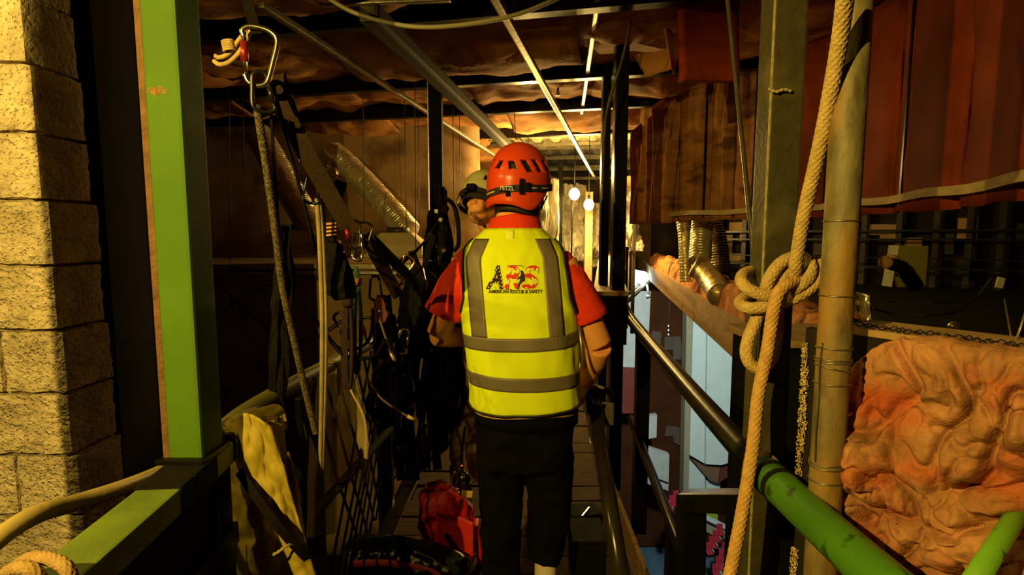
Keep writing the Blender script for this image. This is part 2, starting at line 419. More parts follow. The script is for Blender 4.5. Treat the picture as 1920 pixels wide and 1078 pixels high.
# ragged hanging scraps of the facing
for (px, py, d, w_, h_, an) in ((886, -6, 3.1, .05, .11, .4), (905, 262, 6.3, .22, .08, .1), (1235, 95, 3.3, .30, .13, -.5), (1262, 60, 3.0, .18, .2, .7)):
    p = at(px, py, d); o = rnd.uniform(0, 40)
    q = MB(); q.grid(lambda u, v: p + V((math.cos(an) * w_ * (u - .5) * (1 - .6 * v), math.sin(an) * w_ * (u - .5), -h_ * v + .03 * nz((u * 3, v * 3, o)))), 8, 8, True, thick=.006)
    part(CE, 'torn_facing', q, M_kraft)

# ================================================================= WALL of batts (right)
PL = [V((1.20, .75, 0)), V((1.50, 1.35, 0)), V((1.66, 1.75, 0)), V((1.86, 2.45, 0)), V((1.92, 3.2, 0)), V((1.66, 3.9, 0)), V((1.36, 4.5, 0)), V((1.20, 5.0, 0))]
ZB = 1.705
lens = [0]
for i in range(1, len(PL)): lens.append(lens[-1] + (PL[i] - PL[i - 1]).length)
def poly(s):
    s = max(0, min(lens[-1] - 1e-4, s))
    for i in range(1, len(PL)):
        if s <= lens[i]:
            t = (s - lens[i - 1]) / (lens[i] - lens[i - 1]); p = PL[i - 1].lerp(PL[i], t)
            d = (PL[i] - PL[i - 1]).normalized(); return p, V((-d.y, d.x, 0))
frame = MB()
for i in range(24):
    s = lens[-1] * i / 23; p, n = poly(s); frame.box(p - n * .12 + V((0, 0, 2.4)), (.05, .05, 1.35))
WR = struct('wall_right', frame, M_black, 'wall of hanging paper-faced insulation batts along the right side')
s = .0; k = 0
while s < lens[-1] - .1:
    wd = rnd.uniform(.42, .62) if s < 2.6 else rnd.uniform(.16, .40)
    e = min(s + wd, lens[-1]); o = rnd.uniform(0, 60); far = s > 2.55
    bul = rnd.uniform(.02, .05)
    def fn(u, v, s=s, e=e, o=o, far=far, bul=bul):
        p, n = poly(s + (e - s) * (.015 + .97 * u)); ed = (2 * u - 1) ** 2
        off = bul * (1 - ed * ed) + .018 * fbm((u * 2, v * 2.4, o), 1.2) + (.02 * nz((u * 5, v * .6, o), 1) if far else 0)
        z = ZB - .05 + v * 1.38 + (.012 * nz((u * 3, 0, o), 1) if v == 0 else 0)
        return p + n * off + V((0, 0, z))
    q = MB(); q.grid(fn, 12, 20, True, thick=.02)
    part(WR, 'insulation_batt', q, M_kraftwall if far else M_kraftred); s = e + (.006 if not far else rnd.uniform(.004, .02)); k += 1
# straps and rail under the batts
rl = MB()
pts = [poly(lens[-1] * i / 40)[0] + poly(lens[-1] * i / 40)[1] * .085 + V((0, 0, ZB + .012 + .006 * math.sin(i))) for i in range(41)]
for i in range(40): rl.bar(pts[i], pts[i + 1], .02, .035)
part(WR, 'bottom_rail', rl, M_palewood, 'pale timber batten along the lower edge of the batts')
for s_, w_ in ((1.86, .012), (2.6, .01), (3.15, .02), (3.62, .012)):
    p, n = poly(s_); q = MB(); q.bar(p + n * .075 + V((0, 0, ZB - .02)), p + n * .07 + V((0, 0, 3.0)), w_, .008, up=n)
    part(WR, 'steel_strap', q, M_black)
# folds standing out at the far end
for i in range(7):
    p, n = poly(lens[-1] - .06 - i * .085); o = rnd.uniform(0, 30); h = rnd.uniform(.75, 1.15)
    d = (PL[-1] - PL[-2]).normalized()
    q = MB(); q.grid(lambda u, v: p + n * (.05 + .10 * u + .03 * nz((u, v * 2, o))) + d * (.05 * (u - .5) + .03 * math.sin(v * 3 + o) ) + V((0, 0, ZB - .06 + h * v - .1 * u * v)), 5, 12, True, thick=.012)
    part(WR, 'folded_batt', q, M_kraftwall)
# a loose red-faced batt hanging from the ceiling
hb = MB()
def fn(u, v):
    a = at(1278 + 108 * u + 6 * nz((0, v * 3, 4)), 148 - 190 * v, 2.62 + .10 * u + .12 * math.sin(v * 2.4) + .02 * math.sin(u * 3.1))
    return a
hb.grid(fn, 12, 20, True, thick=.03)
solo('hanging_insulation', hb, M_kraftred, 'red-faced insulation strip hanging down from the ceiling near the steel rod', 'insulation')

# ================================================================= LEFT BACKGROUND: dropped soffit, back wall
q = MB()
def fn(u, v):
    x = -3.6 + 3.2 * u; return V((x, 4.35 + .05 * nz((x * 2, v * 3, 3)) , -1.2 + 2.48 * v))
q.grid(fn, 30, 20, True, thick=.02); struct('wall_back_lower', q, M_kraftback, 'dusty brown board below the left diffusers')
q = MB()
q.grid(lambda u, v: V((-3.6 + 3.4 * u, 4.33 + 2.6 * v, 1.285 + .01 * nz((u * 9, v * 9, 1)))), 14, 8, True, thick=.02); struct('trim_4', q, M_kraftback, 'level dusty top of the dropped soffit')
for i, (x0, x1) in enumerate(((-3.3, -1.95), (-1.88, -.45))):
    q = MB(); q.bar((x0, 4.30, 1.30), (x1, 4.30, 1.29), .03, .035); q.bar((x0, 4.285, 1.25), (x1, 4.285, 1.24), .012, .02); part(bpy.data.objects['trim_4'], 'edge_channel', q, M_galv)
q = MB()
def fn(u, v):
    x = -4.6 + 4.25 * u; y0 = 6.2 + .7 * v * 0 + (u - .5) * .2
    return V((x, y0 - .55 * v, 1.2 + 1.75 * v + .0)) + V((0, .08 * fbm((x, v * 2, 2), .8), 0))
q.grid(fn, 24, 14, True, thick=.02); struct('wall_back', q, M_kraftback, 'dusty brown inclined panel behind the two foil ducts')

# ================================================================= RIGHT: arena ceiling edge
def fas(y): return 1.37 + .164 * (y - 3.1) + (.02 * max(0, 3.1 - y))
q = MB()
ys = [1.75 + .35 * i for i in range(58)]
vs = []; fs = []
for y in ys:
    x = fas(y); vs += [V((x, y, 1.02)), V((x + .02, y, .75)), V((x + .06, y, .745)), V((x + .045, y, 1.02))]
for i in range(len(ys) - 1):
    for k in range(4): fs.append((i * 4 + k, i * 4 + (k + 1) % 4, (i + 1) * 4 + (k + 1) % 4, (i + 1) * 4 + k))
q.add(vs, fs); struct('trim_5', q, M_fascia, 'curved tan fascia board at the edge of the arena ceiling')
q = MB(); q.grid(lambda u, v: V((fas(1.6 + 20 * v) + .05 + 9 * u, 1.6 + 20 * v, .78)), 4, 10, False, thick=.03)
struct('ceiling_arena', q, M_blackmatte, 'dark upper side of the arena ceiling beside the catwalk')
q = MB()
def fn(u, v):
    y = 2.1 + 7.6 * v; x = fas(y) + .03 + .42 * u
    hh = math.sin(math.pi * min(1, u ** .6)) ** .8
    return V((x, y + .03 * nz((u * 6, y * 5, 1)), 1.0 + .20 * hh + .07 * hh * fbm((u * 3, y * 3.2, 7), 1.4, 0, 4)))
q.grid(fn, 14, 130, True); solo('fibre_insulation_strip', q, M_brownfibre, 'ragged brown-pink fibre insulation lying along the fascia board', 'insulation')
# dark far wall of the void with studs
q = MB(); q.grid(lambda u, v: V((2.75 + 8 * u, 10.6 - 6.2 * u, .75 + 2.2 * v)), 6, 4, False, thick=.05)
WV = struct('wall_void', q, M_darkcol, 'dark wall of the void under the red batts')
M_stud = mat('stud', (.06, .055, .045), (.035, .032, .027), .5, .5, scale=9)
M_studblue = mat('stud_cool', (.05, .06, .065), (.035, .04, .042), .35, .8, scale=9)
for i in range(22):
    u = .06 + i * .041 + rnd.uniform(-.008, .008); p = V((2.75 + 8 * u, 10.6 - 6.2 * u, .75)); nn = V((-.61, -.79, 0))
    q = MB(); q.box(p + nn * .12 + V((0, 0, .75)), (.07, .05, 1.5), Matrix.Rotation(-.66, 3, 'Z')); part(WV, 'stud', q, M_stud)
for z0, off, t in ((1.60, .3, .02), (1.47, .36, .018), (1.20, .5, .012), (1.06, .42, .02)):
    q = MB(); a = V((3.75, 10.6 - 6.2 * .125, z0)); b = V((10.15, 10.6 - 6.2 * .925, z0 + .03)); nn = V((-.61, -.79, 0)); q.bar(a + nn * off, b + nn * off, .04, t * 1.6); part(WV, 'channel', q, M_studblue)
for i in range(26):
    u = rnd.uniform(.1, .8); nn = V((-.61, -.79, 0)); p = V((2.75 + 8 * u, 10.6 - 6.2 * u, 0)) + nn * .08; z0 = rnd.uniform(.95, 1.75)
    q = MB(); q.box(p + V((0, 0, z0)), (rnd.uniform(.1, .3), .02, rnd.uniform(.12, .34)), Matrix.Rotation(-.66 + rnd.uniform(-.1, .1), 3, 'Z')); part(WV, 'board', q, M_kraftback if i % 3 else M_stud)

# ================================================================= ARENA seen below
q = MB(); q.box((9.0, 25.5, -6.5), (26, .3, 15.0)); WA = struct('wall_arena', q, M_redwall, 'dark red-brown arena wall seen below through the slot')
q = MB(); q.box((9.0, 17.0, -14.2), (26, 17, .2)); struct('floor_arena', q, M_bluefloor, 'blue-grey arena floor far below')
# ================================================================= ARENA THINGS
def pan(pts, d, th=.12):                     # polygon given in px at distance d, extruded away
    return MB().prism([at(x, y, d) for x, y in pts], (0, th, 0))
cv = [(1300, 560)] + [(1392 + 0, 560), (1398, 858)] + [(1398 - 105 * t, 858 + 6 * t * -1 + 17 * math.sin(math.pi * t)) for t in (.15, .3, .45, .6, .75, .9, 1.0)]
t_ = thing('projection_panel', 'tall pale blue-white curved panel hanging in the arena', 'panel', at(1345, 870, 24.0))
part(t_, 'left_leaf', pan([(1301, 560), (1325, 560), (1321, 869), (1293, 853)], 24.0), M_white)
part(t_, 'right_leaf', pan([(1327, 560), (1396, 560), (1400, 850), (1380, 864), (1352, 872), (1323, 870)], 24.0), M_white)
part(t_, 'dark_slot', pan([(1386, 680), (1392, 682), (1391, 716), (1386, 716)], 23.9, .05), M_blackmatte)
solo('arena_column', pan([(1288, 560), (1299, 560), (1291, 930), (1281, 930)], 24.2, .6), M_tancol, 'narrow tan column beside the tall pale panel', 'column')
solo('lower_panel', pan([(1292, 858), (1322, 890), (1322, 924), (1290, 924)], 24.6), M_white, 'pale panel below the tall panel, next to the tan column', 'panel')
solo('lower_panel', pan([(1324, 900), (1350, 905), (1350, 930), (1324, 930)], 24.7), M_white, 'small pale panel under the brown pennant', 'panel')
t_ = thing('pennant_banner', 'brown and dark red pennant hanging below the tall pale panel', 'banner', at(1345, 908, 24.3))
part(t_, 'brown_half', pan([(1294, 858), (1350, 874), (1346, 906), (1330, 900)], 24.3, .05), mat('banner_brown', (.22, .11, .06), rough=.9))
part(t_, 'red_half', pan([(1351, 874), (1386, 866), (1372, 890), (1347, 906)], 24.3, .05), mat('banner_red', (.16, .03, .02), rough=.9))
solo('video_screen', pan([(1203, 782), (1232, 778), (1231, 820), (1203, 826)], 23.0, .3), M_whitedim, 'upper small pale screen on the red-brown arena wall', 'screen')
t_ = thing('video_screen', 'larger pale tilted screen below the small one on the arena wall', 'screen', at(1228, 920, 23.0))
part(t_, 'screen_face', pan([(1200, 834), (1255, 852), (1253, 920), (1200, 902)], 23.0, .3), M_whitedim)
part(t_, 'lower_seam', pan([(1206, 888), (1253, 905), (1253, 907), (1206, 890)], 22.95, .05), M_blackmatte)
solo('pale_wall_panel', pan([(1162, 500), (1222, 500), (1214, 690), (1166, 688)], 23.5), M_whitedim, 'tall greyish panel on the arena wall behind the railing post', 'panel')
M_brownp = mat('brown_pale', (.13, .085, .06), (.10, .065, .045), .85, scale=2)
for i, pg in enumerate(([(1246, 632), (1276, 630), (1278, 650), (1286, 652), (1284, 674), (1262, 674), (1262, 656), (1246, 656)],
                        [(1250, 798), (1278, 802), (1276, 836), (1264, 830), (1262, 818), (1246, 818)], [(1222, 620), (1240, 622), (1238, 650), (1222, 648)],
                        [(1276, 840), (1284, 842), (1284, 880), (1276, 878)])):
    part(WA, 'wall_decal', pan(pg, 25.2, .1), M_brownp)
solo('red_partition', pan([(1166, 690), (1216, 690), (1210, 775), (1166, 775)], 23.4), mat('partition_red', (.20, .03, .012), (.15, .022, .01), .7, scale=2), 'plain red partition under the greyish wall panel', 'partition')
# seats: stepped rows
def seat_row(px, py, d, n, dx, dy, dd, gi):
    for i in range(n):
        p = at(px + dx * i, py + dy * i, d + dd * i); t = thing('arena_chair', ['nearest', 'second', 'third', 'fourth', 'fifth', 'sixth'][i] + ' ' + SEATL[gi], 'chair', p, 'red arena seats row %d' % (gi + 1))
        b = MB(); b.box(p + V((0, .13, .27)), (.27, .05, .37), Matrix.Rotation(-.15, 3, 'X'), .02); part(t, 'backrest', b, M_redseat)
        b = MB(); b.box(p + V((0, -.03, .10)), (.26, .26, .06), None, .02); part(t, 'seat', b, M_redseat)
        b = MB(); b.box(p + V((.15, -.01, .18)), (.03, .24, .03)); part(t, 'armrest', b, M_whitedim)
SEATL = ['red chair of the upper arena row behind the railing post', 'red chair of the arena row left of the square bracket', 'red chair of the row inside the square bracket opening', 'red chair of the lowest row beside the rope tail']
seat_row(1248, 968, 22.0, 4, 7, -9, .25, 0); seat_row(1256, 1046, 20.5, 5, 6.5, -14, .3, 1); seat_row(1330, 1040, 21.0, 4, 7, -12, .3, 2); seat_row(1344, 1082, 19.6, 6, 6, -14, .35, 3)
for i, pg in enumerate(([(1322, 966), (1384, 1000), (1384, 1012), (1322, 978)], [(1322, 978), (1384, 1012), (1384, 1032), (1322, 994)])):
    pass
b = MB(); b.prism([at(x, y, 22.6) for x, y in ((1318, 968), (1392, 1004), (1392, 1030), (1318, 994))], (0, .25, 0))
t_ = thing('arena_barrier', 'beige barrier between the seat rows of the arena', 'barrier', at(1355, 1030, 22.6)); part(t_, 'panel', b, M_tancol)
part(t_, 'top_rail', MB().bar(at(1318, 967, 22.5), at(1392, 1003, 22.5), .3, .12), M_white)
solo('court_edge', MB().prism([at(x, y, 24) for x, y in ((1322, 962), (1346, 966), (1346, 976), (1322, 974))], (0, .2, 0)), mat('lime', (.45, .5, .03), rough=.6), 'small lime-green strip beyond the beige barrier', 'strip')
# seating tiers
q = MB()
for i in range(5): q.box(at(1262 + 24 * i, 1120 - 14 * i, 21.2 + .4 * i) + V((0, 0, -1.6)), (7, 1.4, 3.4), Matrix.Rotation(.5, 3, 'Z'))
struct('floor_tiers', q, M_bluefloor, 'blue-grey stepped tiers under the arena seats')
# hanging wire with small lamps
t_ = thing('hanging_lamp_wire', 'thin wire with tiny lamps hanging below the fascia board', 'lamp wire', at(1253, 632, 9.0))
part(t_, 'wire', MB().tube([at(1256, 545, 9.0), at(1254, 628, 9.0)], .006, 6), mat('violet_wire', (.12, .08, .16), rough=.5))
for yy in (611, 619, 627): part(t_, 'lamp_bead', MB().ell(at(1253.5, yy, 9.0), (.012, .012, .016), 8, 6), mat('cool_lamp', (.6, .9, .8), emit=(.5, .9, .75), estr=1.2))
# floodlight below the ceiling edge
FLD = at(1205, 522, 9.5)
t_ = thing('floodlight', 'glaring white arena floodlight seen past the railing posts', 'floodlight', at(1200, 560, 9.5))
b = MB(); b.prism([at(x, y, 9.5) for x, y in ((1193, 506), (1212, 510), (1222, 523), (1206, 535), (1190, 546))], (0, .08, 0)); part(t_, 'lens', b, mat('flood_lens', (.9, 1, 1), emit=(.72, .98, 1.0), estr=3.0))
b = MB(); b.tube([at(1176, 566, 9.4), at(1205, 538, 9.4), at(1224, 523, 9.4)], .035, 8); b.tube([at(1178, 552, 9.4), at(1200, 532, 9.4)], .03, 8); part(t_, 'frame', b, M_galv)
b = MB(); b.tube([at(1213, 534, 9.3), at(1217, 556, 9.3)], .02, 6); b.tube([at(1212, 557, 9.3), at(1218, 555, 9.3)], .035, 8); part(t_, 'bracket', b, M_white)
lamp('floodlight_glow', at(1205, 522, 9.2), 7, (.7, .97, 1.0), .08)

# ================================================================= GREEN POST (left)
def sqpost(name, label, x0, x1, y0, y1, z0, z1, m, cat='post', bev=.006, group=None):
    b = MB(); b.box(((x0 + x1) / 2, (y0 + y1) / 2, (z0 + z1) / 2), (x1 - x0, y1 - y0, z1 - z0), None, bev)
    return solo(name, b, m, label, cat, group)
gx = -.692
t_ = thing('steel_post', 'bright green painted square steel post standing on the left railing', 'post', (gx, 1.12, 1.05))
part(t_, 'post_body', MB().box((gx + .001, 1.122, 2.06), (.080, .084, 2.0), None, .007), M_green)
part(t_, 'brown_edge', MB().box((gx - .0335, 1.0803, 2.06), (.013, .0016, 1.99)), M_brown, 'brown edge strip')  # narrow brown strip down the left edge of the front face
part(t_, 'base_plate', MB().box((gx, 1.12, 1.078), (.10, .11, .012), None, .003), M_black)
sc = MB()
pc_ = at(295, 170, 1.0795); sc.prism([pc_ + V(((.019 + .005 * math.sin(k * 2.3)) * math.cos(2 * math.pi * k / 22), 0, (.0075 + .0030 * math.sin(k * 1.7)) * math.sin(2 * math.pi * k / 22))) for k in range(22)], (0, .0012, 0)); sc.prism([pc_ + V((x_, -.0006, z_)) for x_, z_ in ((-.006, .002), (.008, .001), (.014, -.001), (.004, -.0035), (-.004, -.002))], (0, .001, 0)); part(t_, 'paint_scar', sc, mat('scar', (.24, .17, .04), (.15, .07, .02), .8, scale=60, bump=.6, bscale=120), 'chipped brown patch in the green paint')
lb = MB(); lb.box(at(333, 180, 1.108) + V((.0, .0, 0)), (.0015, .012, .022)); lo = part(t_, 'tag_plate', lb, M_blackmatte, 'small black size tag')
for v_, f_ in (text_mesh('10', .012),):
    pc = at(333, 180, 1.108)
    part(t_, 'tag_figures', MB().add([pc + V((.0012, p.y * .8, p.x * .9)) for p in v_], f_), mat('tag_ink', (.35, .33, .22), rough=.7))

# ================================================================= LEFT RAILING
RA = atz(40, 1128, 1.07); RB = V((-.69, 1.20, 1.07)); RC = atz(415, 820, 1.07); RD = atz(478, 764, 1.06); RE = atz(662, 660, 1.06); RF = V((-.50, 3.8, 1.06)); RG = V((-.2, 6.5, 1.06))
t_ = thing('guard_rail', 'left guard rail with flat green bar, tape bands and dull olive pipe', 'railing', (-.68, 1.6, 0))
part(t_, 'flat_top_bar', MB().bar(RA - V((0, 0, .025)), RB - V((0, 0, .025)), .082, .05, bevel=.005), M_greentop)
d_ = (RB - RA).normalized()
part(t_, 'lower_side_bar', MB().bar(RA + V((.012, 0, -.22)), RB + V((.012, 0, -.22)), .06, .05), M_black)
part(t_, 'side_sheet', MB().bar(RA + V((.018, 0, -.52)), RB + V((.018, 0, -.52)), .008, .98), M_blackmatte, 'black sheet filling the near bay')
for s0, s1 in ((.57, .66), (.67, .84)):
    part(t_, 'tape_band', MB().bar(RA.lerp(RB, s0) - V((0, 0, .024)), RA.lerp(RB, s1) - V((0, 0, .024)), .088, .056, bevel=.004), M_blackmatte, 'black tape band')
part(t_, 'joint_bar', MB().bar(RB - V((0, 0, .02)), RC - V((0, 0, .02)), .07, .07, bevel=.006), M_black)
M_olive = mat('olive_pipe', (.13, .115, .03), (.09, .08, .022), .5, scale=6, bump=.1, bscale=30)
part(t_, 'top_pipe', MB().tube(spline([RC, RD, RE, RF, RG], 6), .028, 14), M_olive)
part(t_, 'mid_pipe', MB().tube(spline([p - V((0, 0, .5)) for p in (RC, RD, RE, RF, RG)], 6), .02, 10), M_blackmatte)
for p in (V((-.69, 1.16, 0)), V((-.70, 1.66, 0)), V((-.665, 2.70, 0)), V((-.50, 3.8, 0)), V((-.25, 6.0, 0))):
    part(t_, 'baluster', MB().box(p + V((0, 0, .52)), (.075, .06, 1.04), None, .004), M_black)
# netting in the railing bay
nt = MB()
for i in range(17):
    for sg in (1, -1):
        y0 = 1.75 + i * .115; a = V((-.69 + .005 * sg, y0, .12)); b = V((-.64 + .005 * sg, y0 + sg * .62, 1.02))
        if 1.7 < b.y < 3.7: nt.tube([a, a.lerp(b, .5) + V((.012 * math.sin(i), 0, 0)), b], .006, 5)
part(t_, 'net', nt, M_blackmatte, 'black knotted net', kind='stuff')

# ================================================================= RIGHT RAILING
Q0 = V((.70, 3.35, 1.12)); Q1 = atz(1186, 603, 1.07); Q2 = atz(1290, 727, 1.07); Q3 = atz(1396, 846, 1.07); Q4 = atz(1432, 884, 1.07); Q5 = atz(1560, 1003, 1.07); Q6 = atz(1690, 1120, 1.07)
t_ = thing('guard_rail', 'right guard rail of black pipe ending in a green pipe with tape bands', 'railing', (.6, 1.9, 0))
part(t_, 'black_pipe', MB().tube(spline([Q0, Q1, Q2, Q3], 8) + [Q4], .030, 18), M_black)
part(t_, 'green_pipe', MB().tube(spline([Q4 - (Q5 - Q4) * .02, Q5, Q6], 8), .034, 20), M_greenrail, 'green painted pipe with dark chips')
part(t_, 'torn_wrap', MB().tube([Q4 - (Q5 - Q4) * .10, Q4 - (Q5 - Q4) * .03, Q4 + (Q5 - Q4) * .02], [.036, .040, .037], 18, disp=lambda i, l, a: 1 + .06 * math.sin(3 * a + i)), mat('tan_tape', (.34, .22, .09), (.24, .15, .06), .8, scale=14, bump=.3))
for s0 in (.11, .27):
    a = Q4.lerp(Q5, s0); part(t_, 'tape_band', MB().tube([a, a + (Q5 - Q4) * .055], .0365, 18), M_blackmatte, 'black tape band')
part(t_, 'mid_pipe', MB().tube([q - V((0, 0, .55)) for q in (Q1, Q2, Q3)], .02, 10), M_black)
part(t_, 'baluster', MB().box(V((Q1.x + .012, Q1.y - .2, .5)), (.07, .06, 1.08), None, .004), M_black)
part(t_, 'baluster', MB().box(V((.62, 1.95, .5)) - V((0, 0, .5)), (.05, .05, .9), None, .004), M_black)
# bracket below the rail
t_ = thing('square_bracket', 'dark square-tube bracket framing the arena seats below the right rail', 'bracket', at(1300, 1078, 1.5))
part(t_, 'upright', MB().bar(at(1296, 932, 1.5), at(1292, 1300, 1.5), .075, .06, up=(0, 1, 0), bevel=.008), M_black)
part(t_, 'arm', MB().bar(at(1283, 938, 1.5), at(1420, 940, 1.34), .06, .055, bevel=.008), M_black)
part(t_, 'lower_arm', MB().bar(at(1296, 1160, 1.5), at(1440, 1170, 1.34), .06, .055, bevel=.008), M_black)

# ================================================================= RIGHT POST, PIPE
M_postdark = mat('post_dark_paint', (.050, .041, .018), (.037, .030, .013), .5, scale=40, bump=.12, bscale=90, c3=(.085, .07, .03), s3=8)
t_ = thing('steel_post', 'dark olive square steel post with a rope knotted around it', 'post', (.551, 1.13, -.4))
part(t_, 'post_body', MB().box((.551, 1.13, 1.3), (.068, .062, 3.4), None, .005), M_postdark)
part(t_, 'worn_corner', MB().box((.5178, 1.0998, 1.3), (.0035, .0035, 3.38)), mat('worn_edge', (.34, .29, .12), (.2, .17, .07), .5, scale=60), 'pale worn corner edge')
part(t_, 'twine', MB().tube(spline([at(1441, 166, 1.092), at(1455, 172, 1.09), at(1470, 168, 1.09), at(1484, 171, 1.092)], 6), .003, 6, disp=lambda i, l, a: 1 + .3 * math.sin(i * 2)), mat('twine', (.30, .24, .13), rough=.9), 'bit of frayed twine')
M_pipe = mat('conduit', (.16, .13, .06), (.065, .052, .025), .6, 0.0, scale=30, bump=.25, bscale=70, c3=(.25, .125, .02), s3=7, t3=(.46, .62), stretch=(1, 1, .45))
px_, py_ = .552, .90
t_ = thing('conduit_pipe', 'rust-stained vertical steel pipe wound with thin wire beside the roped post', 'pipe', (px_, py_, -.4))
part(t_, 'pipe_body', MB().tube([(px_, py_, -.4), (px_, py_, .6), (px_, py_, 1.7), (px_, py_, 3.0)], .0265, 28), M_pipe)
M_wire = mat('tie_wire', (.22, .19, .13), (.15, .13, .09), .4, .8, scale=40)
for yy, tl in ((414, .0), (556, .0), (655, .02), (676, .015), (681, .03), (694, -.16), (722, .05), (872, .16), (880, .08), (906, .1), (1010, .02)):
    z = at(1555, yy, py_ - .02).z; b = MB()
    b.tube([V((px_ + .0275 * math.cos(a), py_ + .0275 * math.sin(a), z + tl * .0275 * math.cos(a))) for a in [2 * math.pi * k / 24 for k in range(24)]], .0014, 6, closed=True)
    part(t_, 'wire_tie', b, M_wire)
b = MB()
b.tube(spline([V((px_ - .028, py_ - .012, at(1555, yy, py_).z)) + V((-.002 * (i % 2), 0, 0)) for i, yy in enumerate((640, 690, 740, 800, 860))], 5), .0012, 5); part(t_, 'loose_wire', b, M_wire)
# thin steel rod
solo('hanger_rod', MB().tube(spline([at(1360, -40, 1.52), at(1386, 210, 1.42), at(1420, 548, 1.26)], 8), .0058, 10), mat('rod', (.10, .085, .05), (.07, .06, .04), .35, .6), 'thin bent steel rod hanging left of the roped post', 'rod')

# ================================================================= UPSTAND PANEL WITH PINK INSULATION
LP0 = V((.566, 1.014, 0)); LP1 = V((.866, .576, 0)); LD = (LP1 - LP0).normalized(); LN = V((LD.y, -LD.x, 0))   # LN looks to the camera side
if LN.x > 0: LN = -LN
LL = (LP1 - LP0).length
ZC = 1.372
b = MB(); b.prism([LP0 + V((0, 0, .2)), LP1 + V((0, 0, .2)), LP1 + V((0, 0, ZC)), LP0 + V((0, 0, ZC))], -LN * .02)
t_ = thing('upstand_panel', 'dark upright panel behind the rust-stained pipe carrying the pink insulation', 'panel', (LP0 + LP1) / 2 + V((0, 0, .2)))
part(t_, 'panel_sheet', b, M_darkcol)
b = MB(); b.bar(LP0 + LD * .06 - LN * .065 + V((0, 0, ZC + .006)), LP1 - LN * .065 + V((0, 0, ZC + .006)), .13, .012); part(t_, 'cap_board', b, M_fascia, 'tan cap board')
gl = MB(); r2 = random.Random(3)
for i in range(1700):
    z = r2.uniform(.80, 1.345); k = .5 + .5 * nz((z * 14, 0, 0)); p = LP0 + LN * (.003 + r2.uniform(0, .008)) + LD * (r2.uniform(-.002, .013) * (.4 + k)) + V((0, 0, z))
    if .93 < z < .985: continue
    s_ = r2.uniform(.0007, .0017); gl.ell(p, (s_, s_, s_ * r2.uniform(.7, 1.8)), 4, 3)
part(t_, 'crumb_edge', gl, mat('foam_crumbs', (.62, .46, .16), (.30, .2, .06), .35, scale=90, spec=.7), 'glittering crumbs along the cut edge', kind='stuff')
pk = MB(); SC_ = .62
def fn(u, v):
    s = .078 + (LL - .06) * u
    zt = ZC + .008 - .085 * max(0, 1 - u * 5) ** 2.2
    if v < .88:
        z = .78 + (zt - .78) * (v / .88); back = 0.0; crown = min(1, (1 - v / .88) * 9) ** .5
    else:
        q = (v - .88) / .12; z = zt + .010 * math.sin(math.pi * q) - .006 * q; back = -.055 * q; crown = 0
    p = LP0 + LD * s; S = s / SC_; Z = z / SC_
    wx, wz = .25 * fbm((S * 3, Z * 3, 8), 1.0, 0, 2), .25 * fbm((S * 3, Z * 3, 18), 1.0, 0, 2)
    big = fbm((S * 4.2 + wx, Z * 4.2 + wz, 3.3), 1.0, 0, 3)
    r1 = 1 - min(1, abs(nz((S * 5.5 + wx * 3, Z * 7 + wz * 3, 9), 1.0)) * 3.2); r2_ = 1 - min(1, abs(nz((S * 12 + wx * 4, Z * 15 + wz * 4, 29), 1.0)) * 3.0)
    fine = fbm((S * 26 + wx * 5, Z * 30 + wz * 5, 1), 1.0, 0, 3)
    edge = min(1, u * 12) ** .6
    off = (.040 + .058 * big - .034 * r1 ** 2.2 - .016 * r2_ ** 2.2 + .006 * fine) * (.30 + .70 * crown) * (.25 + .75 * edge) + .010
    off = max(off, .003)
    return p + LN * (off + back) + LD * (.012 * nz((z * 9, s * 6, 5)) - .10 * max(0, 1.25 - z) * (1 - u) * .35) + V((0, 0, z + .006 * fine * edge - .012 * r1 * crown))
pk.grid(fn, 200, 220, True)
solo('pink_insulation', pk, M_pink, 'fluffy pink-orange fibre insulation bulging over the upstand panel at lower right', 'insulation')
wm = MB()
for j in range(3):
    pts = []
    for i in range(150):
        s = .075 + .34 * i / 149; pts.append(LP0 + LD * s - LN * (.010 + .0150 * j + .0070 * math.sin(i * .30 + j * math.pi)) + V((0, 0, ZC + .0145 + .002 * math.sin(i * 1.1))))
    wm.tube(pts, .0010, 5)
solo('chicken_wire', wm, M_blackmatte, 'strip of wire mesh lying on the cap board behind the pink insulation', 'wire mesh')
b = MB(); b.box((1.05, 1.92, .38), (.36, .30, 1.58)); 
t_ = thing('slot_end_box', 'black box end behind the roped post with a tan lid', 'box', (1.05, 1.92, -.41)); part(t_, 'box_body', b, M_blackmatte)
part(t_, 'lid', MB().box((1.07, 1.93, 1.185), (.44, .36, .025), None, .004), M_fascia)
# small green pipe at the lower right corner
g0, g1 = at(1820, 1100, .62), at(1945, 905, .80)
solo('green_brace', MB().tube([g0, g0.lerp(g1, .5), g1], .0125, 14), mat('green_lime', (.13, .30, .02), (.10, .24, .016), .4, scale=9, c3=(.02, .04, .005), s3=30, t3=(.62, .67)), 'thin bright green brace across the lower right corner', 'brace')
# V-shaped tie wire at the right edge
solo('tie_wire', MB().tube([at(1884, 560, 1.0), at(1898, 640, .86), at(1902, 650, .84), at(1930, 560, .84)], .0018, 6), M_wire, 'V-bent tie wire at the right edge above the cap board', 'wire')

